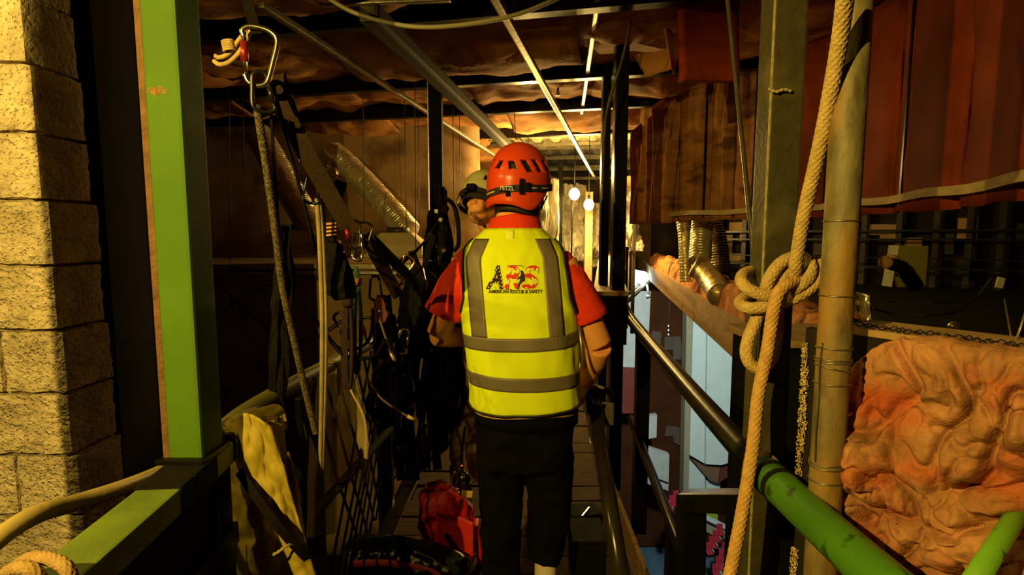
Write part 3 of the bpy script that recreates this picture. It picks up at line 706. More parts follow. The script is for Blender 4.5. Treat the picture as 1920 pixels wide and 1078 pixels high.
# ================================================================= RIGHT VOID: flexible ducts, olive box
def duct(path, r, n=20, step=.028, amp=.06, crumple=.05, o=0.0):
    P = resample(spline(path, 10), step / 4); mb = MB()
    mb.tube(P, r, n, disp=lambda i, l, a: 1 + amp * math.sin(2 * math.pi * l / step) * .6 + crumple * nz((l * 14, math.cos(a) * 1.7, math.sin(a) * 1.7 + o), 1.0) + crumple * .6 * nz((l * 40, a * 3, o), 1.0))
    return mb
t_ = thing('flexible_duct', 'crumpled silver foil duct standing on the fibre strip at right', 'duct', at(1290, 520, 5.0))
part(t_, 'duct_hose', duct([at(1276, 395, 5.2), at(1282, 440, 5.15), at(1286, 530, 5.1)], .055, o=2), M_foil)
t_ = thing('flexible_duct', 'wider foil duct bending into a wrapped elbow over the fibre strip', 'duct', at(1320, 540, 4.7))
part(t_, 'duct_hose', duct([at(1322, 385, 4.9), at(1316, 430, 4.85), at(1312, 490, 4.7)], .095, o=5), M_foil)
part(t_, 'wrapped_elbow', duct([at(1300, 498, 4.6), at(1318, 508, 4.55), at(1338, 532, 4.3), at(1352, 556, 4.0)], .095, step=.08, amp=.02, o=8), M_foilcloth)
t_ = thing('flexible_duct', 'dark silver duct leaning behind the wrapped elbow', 'duct', at(1350, 520, 5.4))
part(t_, 'duct_hose', duct([at(1330, 400, 5.6), at(1344, 450, 5.5), at(1352, 530, 5.4)], .10, o=11), mat('foil_dark', (.28, .24, .15), (.16, .14, .09), .3, 1.0, scale=9, bump=.8, bscale=24))
M_oliveb = mat('olive_panel', (.26, .22, .035), (.22, .18, .03), .6, scale=4)
t_ = thing('junction_box', 'flat olive-yellow box cover with a dark pipe stub in the void', 'junction box', at(1700, 545, 3.6))
b = MB(); b.prism([at(x, y, 3.6) for x, y in ((1686, 460), (1741, 461), (1735, 538), (1672, 538))], (0, .1, 0)); part(t_, 'cover', b, M_oliveb)
part(t_, 'pipe_stub', MB().tube([at(1662, 492, 3.25), at(1690, 500, 3.4), at(1714, 534, 3.55)], [.036, .042, .045], 16), M_black)
part(t_, 'pipe_end', MB().tube([at(1660, 491, 3.22), at(1662, 492, 3.25)], .038, 16), mat('copper_end', (.38, .19, .07), (.28, .13, .05), .6, scale=20))
part(t_, 'pipe_bracket', MB().tube([at(1668, 483, 3.3), at(1678, 484, 3.36), at(1686, 498, 3.38)], .02, 8), mat('tan_clip', (.5, .30, .12), rough=.6))
solo('paper_card', MB().box(at(1875, 530, 3.0), (.04, .01, .06), Matrix.Rotation(.2, 3, 'Y')), M_whitedim, 'small pale card in the dark void near the right edge', 'card')
t_ = thing('foil_fitting', 'small brass-bright fitting in the void above the wire mesh', 'fitting', at(1790, 628, 3.0)); part(t_, 'cap', MB().ell(at(1790, 612, 3.0), (.035, .035, .03), 12, 8), M_foil); part(t_, 'stem', MB().tube([at(1786, 622, 3.0), at(1784, 640, 3.0)], .02, 10), M_foil)
t_ = thing('foil_wrap', 'crumpled bright foil wrap just behind the rust-stained pipe', 'foil', at(1615, 595, 2.6)); part(t_, 'sheet', MB().grid(lambda u, v: at(1596 + 34 * u + 4 * v, 545 + 52 * v + 8 * u, 2.6 + .12 * math.sin(u * 5) + .03 * nz((u * 4, v * 4, 2))), 14, 12, True, thick=.004), M_foil)
# light strip lines (cables) across the void
for i, pts in enumerate((((1600, 560), (1690, 566), (1780, 568)), ((1620, 575), (1700, 590), (1800, 582), (1860, 520)), ((1400, 575), (1500, 590), (1640, 610)))):
    solo('void_cable', MB().tube(spline([at(x, y, 3.4 - .2 * i) for x, y in pts], 8), .006, 6), M_galvdull, ['short straight cable low in the dark void', 'cable curving upward at its end in the dark void', 'cable passing behind the roped post into the void'][i], 'cable')

# ================================================================= FAR RIGHT POSTS, LEDGE, RAILS
sqpost('steel_post', 'black square post standing right of the red-helmet man', .612 + .01, .702, 3.30, 3.39, -.1, 2.72, M_black)
sqpost('steel_post', 'thinner black post just left of the taller one beside the red-helmet man', .60, .655, 3.62, 3.70, -.1, 2.6, M_black)
t_ = thing('edge_beam', 'black box beam with pale timber top running away beside the posts', 'beam', (.85, 5, .9))
e0, e1 = V((.60, 3.22, 1.19)), V((2.6, 15.0, 1.19)); ed = (e1 - e0).normalized(); es = V((ed.y, -ed.x, 0))
part(t_, 'beam_body', MB().bar(e0 + V((0, 0, -.16)), e1 + V((0, 0, -.16)), .20, .30), M_black)
cut = [0, 1.5, 1.53, 4.6, 4.64, 8.0, 8.05, 11.5]
for i in range(0, 8, 2): part(t_, 'plank', MB().bar(e0 + ed * (cut[i] + .005), e0 + ed * cut[i + 1], .215, .03, bevel=.003), mat('fresh_timber', (.72, .52, .24), (.60, .42, .19), .7, scale=5, stretch=(8, 1.2, 8), bump=.25, bscale=18))
t_ = thing('far_railing', 'railing of thin upright bars beyond the black posts', 'railing', (1.35, 6.5, .6))
for i in range(10):
    p = V((1.12 + .085 * i, 5.2 + .45 * i, 0)); part(t_, 'bar', MB().box(p + V((0, 0, 1.02)), (.022, .022, .78)), M_black)
for z in (1.42, .66): part(t_, 'rail', MB().bar((1.10, 5.1, z), (1.95, 9.5, z), .03, .03), M_black)
solo('hanging_cable', MB().tube(spline([at(1190, -30, 2.9), at(1172, 90, 3.0), at(1142, 190, 3.05), at(1133, 250, 3.05), at(1130, 345, 3.1)], 8), .009, 8), M_galvdull, 'grey cable drooping down along the black posts', 'cable')
solo('roof_strut', MB().bar(at(1186, -10, 3.2), at(1140, 198, 4.1), .03, .035), M_galv, 'short bright galvanised strut above the black posts', 'strut')

# ================================================================= CEILING STRUTS, CABLES, HANGERS
ZS = 2.46
for (a, b, w_, m, lab, z) in (((488, 8), (928, 292), .032, M_galv, 'long bright galvanised strut crossing the left ceiling', ZS), ((690, 22), (955, 276), .085, mat('strut_olive', (.045, .038, .016), (.03, .025, .011), .6, scale=9), 'broad dark channel strut running towards the red helmet', ZS - .02),
                        ((790, 40), (1004, 292), .026, M_galv, 'thin strut between the purlins left of the helmet', 2.76), ((922, -16), (1128, 356), .036, M_galv, 'long bright strut running back to the bare bulbs', ZS),
                        ((1122, -10), (1090, 215), .028, M_galv, 'thin galvanised strut left of the hanging cable', 2.68), ((600, 7), (845, -3), .03, M_galv, 'galvanised channel crossing at the top edge of the view', 2.58)):
    A_, B_ = atz(*a, z), atz(*b, z); c_ = MB(); c_.bar(A_, B_, w_, w_ * .9, bevel=w_ * .2)
    solo('ceiling_strut', c_, m, lab, 'strut')
solo('strut_offcut', MB().bar(atz(660, 218, 2.70), atz(708, 236, 2.70), .022, .02), M_galv, 'short bright offcut of strut below the left batts', 'strut')
solo('power_cable', MB().tube(spline([at(600, -14, 2.2), at(660, 22, 2.15), at(740, 45, 2.1), at(810, 51, 2.1), at(900, 42, 2.12), at(980, 24, 2.15), at(1060, -10, 2.2)], 8), .0085, 10), mat('cable_grey', (.24, .21, .12), rough=.5), 'grey power cable drooping in an arc across the top', 'cable')
t_ = thing('hanger_bolt', 'small threaded hanger between two purlins above the helmet', 'hanger', at(1046, 180, 4.3)); part(t_, 'rod', MB().tube([at(1047, 118, 4.3), at(1046, 178, 4.3)], .008, 8), M_black); part(t_, 'nut', MB().box(at(1047, 122, 4.3), (.035, .03, .05), None, .004), M_galv); part(t_, 'nut', MB().box(at(1046, 176, 4.3), (.03, .03, .03), None, .004), M_galv)
hw = [(430, 200, 530, 4.2), (456, 220, 330, 4.3), (681, 200, 420, 4.2), (760, 285, 430, 4.6), (785, 290, 440, 5.2), (850, 280, 440, 4.9), (778, 170, 520, 4.0), (862, 290, 400, 5.4), (965, 225, 262, 5.0), (912, 150, 225, 5.0)]
HWL = ['hanger wire nearest the green post', 'second hanger wire from the green post', 'hanger wire in front of the right foil duct', 'hanger wire right of the right foil duct top', 'hanger wire over the pale diffuser', 'hanger wire left of the white helmet', 'long dark hanger wire over the hanging gear', 'hanger wire directly above the white helmet', 'short hanger wire above the red helmet', 'short hanger wire at the end of the bright strut']
for i, (x, y0, y1, d) in enumerate(hw):
    solo('hanger_wire', MB().tube([at(x, y0, d) * 1 + V((0, 0, max(0, 2.78 - at(x, y0, d).z))), at(x, y0, d), at(x + 1, (y0 + y1) / 2, d), at(x + 2, y1, d)], .0035, 5), M_galvdull, HWL[i], 'wire', 'ceiling hanger wires')

# ================================================================= LEFT DUCTS AND DIFFUSERS
t_ = thing('flexible_duct', 'silver foil duct running down to the pale diffuser behind the hanging gear', 'duct', at(745, 430, 4.9))
part(t_, 'duct_hose', duct([at(622, 285, 5.6), at(655, 312, 5.5), at(712, 372, 5.2), at(768, 436, 4.95)], .115, o=1), M_foil)
t_ = thing('flexible_duct', 'shadowed silver duct left of the hanging webbing, reaching the other diffuser', 'duct', at(570, 430, 4.7))
part(t_, 'duct_hose', duct([at(484, 252, 5.2), at(504, 286, 5.1), at(545, 360, 4.9), at(588, 432, 4.7)], .12, o=21), M_foil)
M_diff = mat('diffuser_paint', (.55, .45, .24), (.46, .37, .19), .7, scale=5)
def diffuser(cx, cy, d, w, lab):
    p = at(cx, cy, d); t = thing('ceiling_diffuser', lab, 'air diffuser', p, 'air diffusers on the soffit')
    b = MB(); vs = []
    for z, s in ((0, 1.0), (.10, 1.0), (.20, .55)):
        for sx, sy in ((-1, -1), (1, -1), (1, 1), (-1, 1)): vs.append(p + V((sx * w * s, sy * w * .8 * s, z)))
    b.add(vs, [(0, 1, 2, 3)] + [(r * 4 + k, r * 4 + (k + 1) % 4, r * 4 + 4 + (k + 1) % 4, r * 4 + 4 + k) for r in (0, 1) for k in range(4)] + [(8, 9, 10, 11)]); part(t, 'hood', b, M_diff)
    part(t, 'collar', MB().tube([p + V((0, 0, .19)), p + V((0, 0, .25))], .10, 20), M_galvdull)
    part(t, 'flange', MB().box(p + V((0, 0, -.0)), (w * 2.15, w * 1.75, .02)), M_diff)
diffuser(748, 478, 4.85, .24, 'pale diffuser box at the foot of the right foil duct')
diffuser(560, 474, 4.75, .30, 'pale diffuser box half hidden behind the hanging straps')

# ================================================================= FAR END: posts, plastic sheets, bulbs
q = MB(); q.grid(lambda u, v: V((-1.2 + 6 * u, 13.2 - .6 * u, .2 + 2.9 * v)), 4, 3, False, thick=.05); struct('wall_far', q, M_kraftback, 'brown end wall behind the bare bulbs')
fp = [(1050, 300, 520, 9.0, .075, M_black, 'dark square post left of the bare bulbs'), (1103, 360, 520, 8.6, .12, M_palewood, 'pale timber post lit up beside the bare bulbs'), (1128, 340, 520, 8.4, .05, M_galvdull, 'slim grey post right of the lit timber post'),
      (1034, 330, 450, 9.4, .05, M_brown, 'rust-brown post just right of the red helmet'), (1072, 380, 500, 8.2, .025, M_black, 'thin dark upright under the left bulb'), (1178, 330, 470, 8.8, .06, M_palewood, 'pale upright beyond the black posts'), (1190, 340, 450, 8.3, .05, M_galvdull, 'grey upright at the end of the right batts')]
for x, y0, y1, d, w_, m, lab in fp:
    a, b_ = at(x, y0, d), at(x, y1, d); b_.z = 0.0; solo('far_post', MB().box((a + b_) / 2, (w_, w_, (a - b_).length), None, .005), m, lab, 'post', 'posts at the far end')
for i, (x, y, d, lab, wt) in enumerate(((1077, 364, 7.8, 'glowing bare bulb left of the lit timber post', 85), (1104, 384, 8.15, 'glowing bare bulb in front of the lit timber post', 85), (1158, 381, 6.6, 'small glowing bulb seen past the black post', 8), (990, 316, 5.9, 'bare bulb hanging directly behind the red helmet', 44))):
    p = at(x, y, d); t = thing('bare_bulb', lab, 'light bulb', p, 'bare bulbs')
    part(t, 'glass', MB().ell(p, (.075, .075, .085) if i < 2 else (.04, .04, .046), 20, 12), mat('bulb_glow', (1, .9, .5), emit=(1.0, .72, .22), estr=45))
    part(t, 'socket', MB().tube([p + V((0, 0, .03)), p + V((0, 0, .14))], .022, 12), M_blackmatte)
    part(t, 'flex', MB().tube([p + V((0, 0, .12)), V((p.x, p.y, 3.03))], .006, 6), M_blackmatte)
    lamp('bulb_light', p + V((0, -.13, -.02)), wt * 2, (1, .66, .18), .05)
ps = [(1052, 345, 1100, 490, 9.2, 'crumpled plastic sheet hanging behind the left bulb'), (1100, 380, 1135, 500, 9.0, 'plastic sheet hanging behind the lit timber post'), (1012, 335, 1048, 626, 8.4, 'glossy plastic sheet right of the red helmet strap'), (1160, 350, 1200, 470, 8.6, 'plastic sheet hanging beyond the black posts')]
for x0, y0, x1, y1, d, lab in ps:
    o = x0 * .1
    solo('plastic_sheet', MB().grid(lambda u, v: at(x0 + (x1 - x0) * u, y0 + (y1 - y0) * v, d) + V((0, .05 * math.sin(u * 11 + o + 3 * v) + .30 * fbm((u * 3, v * 4, o), 1.2) + .16 * abs(nz((u * 7 + v * 5, v * 9 - u * 3, o), 1)), 0)), 40, 40, True), M_plastic, lab, 'plastic sheet', 'plastic sheets at the far end')
# cross channels under the far deck
for i, (y_, d, w_) in enumerate(((240, 8.0, .05), (262, 8.8, .04), (278, 9.4, .05), (297, 10.2, .05), (318, 11.2, .05), (335, 12.0, .06))):
    solo('far_channel', MB().bar(at(900, y_ + 2, d), at(1190, y_ - 2, d - .3), w_, w_), M_galv, ['nearest', 'second', 'third', 'fourth', 'fifth', 'farthest'][i] + ' galvanised cross channel under the lit roof deck', 'channel', 'cross channels under the deck')
# ================================================================= PEOPLE
M_skin = mat('skin', (.86, .38, .125), (.76, .31, .10), .5, scale=9, bump=.08, bscale=60)
M_hair = mat('hair', (.022, .012, .006), (.012, .007, .004), .6, scale=90, bump=.5, bscale=160)
M_vest = mat('hi_vis_fabric', (.80, .93, .012), (.74, .86, .010), .75, scale=3, bump=.12, bscale=14, spec=.2)
M_refl = mat('reflective_tape', (.21, .17, .115), (.18, .145, .095), .5, .15, scale=5, bump=.06, bscale=20)
M_shirt = mat('red_polo', (.80, .048, .012), (.70, .036, .010), .8, scale=5, bump=.15, bscale=40, spec=.2)
M_trouser = mat('black_trousers', (.004, .0036, .003), (.006, .005, .0045), .95, scale=5, bump=.2, bscale=30, spec=.03)
M_khaki = mat('khaki_trousers', (.30, .20, .09), (.24, .155, .065), .9, scale=5, bump=.3, bscale=24)
M_jacket = mat('dark_jacket', (.022, .017, .012), (.03, .022, .015), .9, scale=5, bump=.3, bscale=24)
M_helred = mat('helmet_red', (.74, .07, .012), (.68, .055, .010), .32, scale=3, spec=.5)
M_helwhite = mat('helmet_cream', (.60, .55, .28), (.54, .49, .24), .4, scale=3)
M_strap = mat('strap_black', (.014, .012, .009), (.022, .019, .014), .55, scale=40, bump=.2, bscale=200)
M_shoe = mat('shoe_white', (.62, .50, .38), (.54, .43, .32), .7, scale=9)
M_ink = mat('print_dark', (.045, .016, .008), rough=.8)

def hand(mb, wrist, d, nrm, side, curl, scale=1.0, spread=.02):
    """palm and five fingers; d = wrist-to-finger direction, nrm = back of the hand, side = +1 thumb on nrm x d side"""
    d = V(d).normalized(); nrm = (V(nrm) - d * V(nrm).dot(d)).normalized(); sx = d.cross(nrm) * side
    w0 = V(wrist); s = scale
    mb.tube([w0 - d * .02, w0 + d * .03 * s, w0 + d * .07 * s, w0 + d * .095 * s], [.026 * s, .034 * s, .040 * s, .036 * s], 14, up=nrm, flat=(1.05, .42))
    for k, (off, L) in enumerate(((.031, .070), (.011, .080), (-.010, .074), (-.029, .056))):
        p = w0 + d * .090 * s + sx * off * s; pts = [p - d * .02]; rad = [.0105 * s]; dd = (d + sx * off * spread * 30).normalized(); ax = dd.cross(nrm).normalized()
        for j in range(3):
            dd = Matrix.Rotation(-curl * (.8 if j == 0 else 1.0), 3, ax) @ dd
            p = p + dd * L * s * (.46, .30, .24)[j]; pts.append(p); rad.append((.0098, .0090, .0078)[j] * s)
        mb.tube(spline(pts, 3), [rad[min(len(rad) - 1, int(i / 3))] for i in range(len(spline(pts, 3)))], 10)
    p = w0 + d * .03 * s + sx * .026 * s; dd = (d * .75 + sx * .75 - nrm * .25).normalized(); pts = [p]; 
    for j in range(3):
        p = p + dd * (.035, .030, .024)[j] * s; pts.append(p); dd = (dd * 1.0 + d * .35 - nrm * curl * .55 - sx * .25 * curl).normalized()
    mb.tube(pts, [.014 * s, .013 * s, .0115 * s, .009 * s], 10)
def limb(mb, pts, rads, n=16):
    P = spline(pts, 6); m = len(P); R = []
    for i in range(m):
        t = i / (m - 1) * (len(rads) - 1); k = min(int(t), len(rads) - 2); R.append(rads[k] + (rads[k + 1] - rads[k]) * (t - k))
    mb.tube(P, R, n)
def head(mb, c, yaw, pitch, roll=0.0):
    """head without hair: c = centre; yaw 0 looks to +y"""
    R = (Matrix.Rotation(-yaw, 3, 'Z') @ Matrix.Rotation(roll, 3, 'Y') @ Matrix.Rotation(-pitch, 3, 'X'))
    T = lambda x, y, z: R @ V((x, y, z)) + V(c)
    mb.ell(c, (.076, .096, .105), 24, 16, R); mb.ell(T(0, .035, -.055), (.058, .062, .068), 20, 12, R); mb.ell(T(0, .062, -.098), (.026, .024, .020), 14, 8, R)
    mb.ell(T(0, .094, -.022), (.013, .014, .026), 12, 8, R); mb.ell(T(0, .101, -.036), (.016, .015, .011), 12, 8, R)
    mb.ell(T(0, .080, -.068), (.026, .016, .008), 12, 8, R); mb.ell(T(0, .079, -.079), (.022, .015, .008), 12, 8, R)
    for s in (-1, 1):
        mb.ell(T(.032 * s, .078, .022), (.024, .014, .008), 12, 8, R); mb.ell(T(.040 * s, .066, -.028), (.024, .02, .02), 12, 8, R)
        mb.ell(T(.079 * s, -.008, -.012), (.010, .020, .033), 12, 10, R)
    return R, T
HELM_VENTS = [(-15, .056, .086, -.12), (14, .056, .086, .10), (42, .046, .090, .22), (66, .046, .092, .25), (92, .05, .09, .2), (-45, .05, .09, -.2), (-75, .05, .09, -.2), (125, .05, .09, 0), (-110, .05, .09, 0), (155, .05, .09, 0), (-145, .05, .09, 0)]
def helmet_surface(R, c, phi, z, off=0.0, back=-1):
    """phi from the back of the head; z local height"""
    k = max(0.0, 1 - abs(z / .158) ** 2.35) ** .5 if z > 0 else 1 + .03 * min(1, -z / .1)
    step = .004 * (1 if z < .035 else (0 if z > .045 else (.045 - z) / .01))
    rx, ry = (.118 + step + off) * k if z > 0 else (.122 + off) * k, (.146 + step + off) * k if z > 0 else (.150 + off) * k
    return R @ V((rx * math.sin(phi), -ry * math.cos(phi), z)) + V(c)
def helm_edge(phi):
    a = abs(((phi + math.pi) % (2 * math.pi)) - math.pi)          # 0 at the back, pi at the front
    e = -.072 - .022 * math.exp(-((a - .85) / .38) ** 2)
    if a > 1.0: e += .055 * min(1, (a - 1.0) / .6) ** 1.5
    return e
def helmet(parent, R, c, m, label, band_tilt, vents=True, brand=True):
    org = ORG[parent.name]
    mb = MB(); n = 72; rows = 26; vs = []; fs = []
    for thick in (0, -.012):
        for j in range(rows + 1):
            for k in range(n):
                phi = 2 * math.pi * k / n - math.pi; e = helm_edge(phi); t = j / rows
                z = .1578 - (.1578 - e) * (1 - (1 - t) ** .6 if False else t ** 1.7 if t < .5 else t ** 1.7)
                if thick: z = min(z, .1458)
                vs.append(helmet_surface(R, c, phi, z, thick))
    N1 = (rows + 1) * n
    for s_ in (0, 1):
        for j in range(rows):
            for k in range(n):
                a, b_, c_, d_ = j * n + k, j * n + (k + 1) % n, (j + 1) * n + (k + 1) % n, (j + 1) * n + k; f = (a, d_, c_, b_)
                fs.append(tuple(i + s_ * N1 for i in (f if s_ == 0 else f[::-1])))
    for k in range(n): fs.append((rows * n + k, N1 + rows * n + k, N1 + rows * n + (k + 1) % n, rows * n + (k + 1) % n))
    fs.append(tuple(range(n))); fs.append(tuple(N1 + k for k in range(n))[::-1])
    mb.add(vs, fs, True); me = mb.mesh('helmet_shell', org, m)
    if vents:
        o = bpy.data.objects.new('tmp_shell', me); COL.objects.link(o)
        cut = MB()
        for az, z0, z1, sk in HELM_VENTS:
            ph = math.radians(az); w_ = .125
            pts = [helmet_surface(R, c, ph + dx * w_ + sk * (.5 - tt), z0 + (z1 - z0) * tt, 0) for dx, tt in ((-1.0, 0), (1.0, 0), (.9, 1), (-.9, 1))]
            cen = sum(pts, V()) / 4; dr = (cen - V(c)).normalized()
            cut.prism([p + dr * .03 for p in pts], -dr * .07)
        cm = cut.mesh('tmp_cut', org, m); bm = bmesh.new(); bm.from_mesh(cm); bmesh.ops.recalc_face_normals(bm, faces=bm.faces); bm.to_mesh(cm); bm.free()
        bm = bmesh.new(); bm.from_mesh(me); bmesh.ops.recalc_face_normals(bm, faces=bm.faces); bm.to_mesh(me); bm.free()
        co = bpy.data.objects.new('tmp_cut', cm); COL.objects.link(co)
        bo = o.modifiers.new('b', 'BOOLEAN'); bo.operation = 'DIFFERENCE'; bo.object = co; bo.solver = 'EXACT'
        dg = bpy.context.evaluated_depsgraph_get(); out = bpy.data.meshes.new_from_object(o.evaluated_get(dg), depsgraph=dg)
        bpy.data.objects.remove(o, do_unlink=True); bpy.data.objects.remove(co, do_unlink=True)
        if len(out.polygons) > 500: me = out; me.name = 'helmet_shell'
        while len(me.materials) > 1: me.materials.pop(index=len(me.materials) - 1)
    H = part(parent, 'helmet', me, m, label)
    ln = MB(); ln.add([helmet_surface(R, c, 2 * math.pi * k / 40, .1578 - .005 - (.19) * j / 12, -.022) - R @ V((0, 0, .016)) for j in range(13) for k in range(40)],
           [(j * 40 + k, (j + 1) * 40 + k, (j + 1) * 40 + (k + 1) % 40, j * 40 + (k + 1) % 40) for j in range(12) for k in range(40)] + [tuple(range(40))], True)
    part(H, 'liner', ln, M_strap, 'dark foam liner seen through the vents')
    # elastic headlamp strap
    st = MB(); zz = lambda p: -.030 + band_tilt * math.sin(p) + .010 * math.cos(p * 2)
    rows_ = [(-.0125, .003), (-.0125, .0065), (.0125, .0065), (.0125, .003)]
    vs = [helmet_surface(R, c, 2 * math.pi * k / 80, zz(2 * math.pi * k / 80) + dz, of) for k in range(80) for dz, of in rows_]
    st.add(vs, [(k * 4 + q, k * 4 + (q + 1) % 4, ((k + 1) % 80) * 4 + (q + 1) % 4, ((k + 1) % 80) * 4 + q) for k in range(80) for q in range(4)]); part(H, 'headlamp_strap', st, M_strap)
    def patch(p0, p1, z0, z1, off, mt, nm, lab=None, th=.003):
        b = MB(); b.grid(lambda u, v: helmet_surface(R, c, p0 + (p1 - p0) * u, zz(p0 + (p1 - p0) * u) + z0 + (z1 - z0) * v, off), 8, 2, False, thick=th); part(H, nm, b, mt, lab)
    M_yel = mat('strap_yellow', (.50, .36, .05), rough=.7)
    patch(-.62, -.25, -.003, .003, .0085, M_yel, 'strap_stripe'); patch(.86, 1.0, -.002, .003, .0085, M_yel, 'strap_stripe'); patch(1.2, 1.5, -.002, .003, .0085, M_yel, 'strap_stripe')
    patch(.50, .62, -.022, .034, .012, M_blackmatte, 'clip', 'black clip on the strap', .006); patch(.12, .24, -.026, -.006, .010, M_blackmatte, 'hook', None, .005); patch(.68, .80, -.012, .020, .012, M_blackmatte, 'slider', None, .005)
    if brand:
        patch(-.08, .38, -.009, .009, .008, M_blackmatte, 'name_plate', None, .002)
        v_, f_ = text_mesh('PETZL', .021, offset=.0004)
        part(H, 'plate_lettering', MB().add([helmet_surface(R, c, .15 + p.x / .140, zz(.15) + p.y + .002, .0098) for p in v_], f_), mat('plate_ink', (.55, .48, .24), rough=.6))
    return H

# ---------------------------------------------------------------- man in the yellow vest
MX, MY = .03, 2.12
person = thing('person', 'person seen from behind in red helmet, yellow reflective vest and black trousers', 'person', (MX, MY, 0))
ORGP = ORG[person.name]
RG = [(.78, .190, .130), (.86, .205, .140), (.95, .207, .142), (1.05, .210, .142), (1.20, .214, .142), (1.33, .216, .138), (1.41, .212, .130), (1.47, .196, .116), (1.52, .160, .098), (1.555, .120, .084), (1.59, .086, .074), (1.64, .070, .066)]
def ring(z):
    z = max(RG[0][0], min(RG[-1][0], z))
    for i in range(1, len(RG)):
        if z <= RG[i][0]:
            t = (z - RG[i - 1][0]) / (RG[i][0] - RG[i - 1][0]); a, b = RG[i - 1], RG[i]
            rx, ry = a[1] + (b[1] - a[1]) * t, a[2] + (b[2] - a[2]) * t; break
    cx = .058 + (.006 - .058) * max(0, min(1, (z - .85) / .60)); cy = MY - .02 + .03 * math.sin(max(0, min(1, (z - .85) / .6)) * math.pi) * -.6
    if z > 1.5: cy += (z - 1.5) * .25
    return cx, cy, rx, ry
HC = V((.028, MY + .02, 1.752)); HYAW = math.radians(24)
body = MB()
body.rings([(ring(z)[0], ring(z)[1], z, ring(z)[2] * .93, ring(z)[3] * .93) for z, _, _ in RG], 28, True, 2.3)
HR, HT = head(body, HC - V((0, .0, .02)), HYAW, math.radians(-6), math.radians(4))
limb(body, [(.012, MY + .045, 1.50), (.016, MY + .045, 1.60), (.024, MY + .035, 1.70)], [.078, .064, .064])
SL, EL, WLf = V((-.172, MY - .005, 1.445)), V((-.302, MY + .005, 1.145)), V((-.165, MY + .225, 1.085))
SR, ER, WRt = V((.196, MY - .01, 1.44)), V((.352, MY - .0, 1.105)), V((.322, MY + .165, .905))
limb(body, [SL, SL.lerp(EL, .5), EL], [.060, .054, .046]); limb(body, [EL, EL.lerp(WLf, .4), WLf], [.046, .044, .029])
limb(body, [SR, SR.lerp(ER, .5), ER], [.062, .061, .054]); limb(body, [ER, ER.lerp(WRt, .35), WRt], [.054, .055, .032])
hand(body, WLf + (WLf - EL).normalized() * .02, (.55, .75, -.1), (.1, -.2, 1), 1, .55)
GRIP = at(1124, 746, 2.42)
hand(body, WRt + (WRt - ER).normalized() * .02, (-.12, .62, -.75), (.9, .1, .35), -1, .75)
for s, hx, kx, ax_, fy in ((-1, -.05, -.052, -.048, .02), (1, .135, .152, .142, -.01)):
    limb(body, [(hx, MY - .01, .82), (kx, MY + .015, .48), (ax_, MY + fy - .02, .10)], [.092, .062, .042])
bm_ = baked(body, 'body', ORGP, M_skin, .006, 6); part(person, 'body', bm_, M_skin)
# hair at the nape
hr = MB()
hr.rings([(0, 0, 0, .01, .01)], 4, False) if False else None
hr.add([HR @ V((.0785 * math.sin(a) * k, -.100 * math.cos(a) * k, z)) + HC - V((0, 0, .02)) for z, k in ((-.085, .78), (-.07, .92), (-.04, 1.0), (.0, 1.03), (.05, 1.0)) for a in [-1.75 + 3.5 * i / 24 for i in range(25)]],
       [(j * 25 + i, j * 25 + i + 1, (j + 1) * 25 + i + 1, (j + 1) * 25 + i) for j in range(4) for i in range(24)], True)
part(person, 'hair', hr, M_hair, 'short dark hair at the nape')
# ears: nothing extra. shirt
sh = MB()
sh.rings([(ring(z)[0], ring(z)[1], z, ring(z)[2] * (.985 if z > 1 else .95), ring(z)[3] * (.985 if z > 1 else .94)) for z, _, _ in RG if .84 < z < 1.58] + [(ring(1.58)[0], ring(1.58)[1], 1.585, .088, .076)], 32, True, 2.3)
HL = SL.lerp(EL, .70) + V((-.008, 0, .0)); HRr = SR.lerp(ER, .66) + V((.008, 0, 0))
limb(sh, [SL + V((.03, 0, .012)), SL.lerp(EL, .3), HL], [.070, .078, .082]); limb(sh, [SR + V((-.03, 0, .012)), SR.lerp(ER, .3), HRr], [.070, .078, .080])
part(person, 'polo_shirt', baked(sh, 'polo_shirt', ORGP, M_shirt, .007, 6, disp=.016, dscale=.09), M_shirt, 'red short-sleeved polo shirt')
PS = bpy.data.objects['polo_shirt']
for a, b, r in ((SL, EL, .083), (SR, ER, .081)):
    q = (SL.lerp(EL, .70) + V((-.008, 0, 0))) if a is SL else HRr; d = (b - a).normalized()
    part(PS, 'sleeve_hem', MB().tube([q - d * .030, q - d * .02, q - d * .0, q + d * .004], [r * .985, r * 1.0, r * 1.01, r * .97], 26, caps=False), M_shirt)
col = MB()
def fn(u, v):
    a = -2.5 + 5.0 * u; k = 1 + .16 * v
    return V((ring(1.6)[0] + .006 + .095 * k * math.sin(a), ring(1.6)[1] + .012 - .090 * k * math.cos(a), 1.630 - .030 * abs(math.sin(a * .5)) - .060 * v))
col.grid(fn, 40, 6, True, thick=.004); part(PS, 'collar', col, M_shirt)
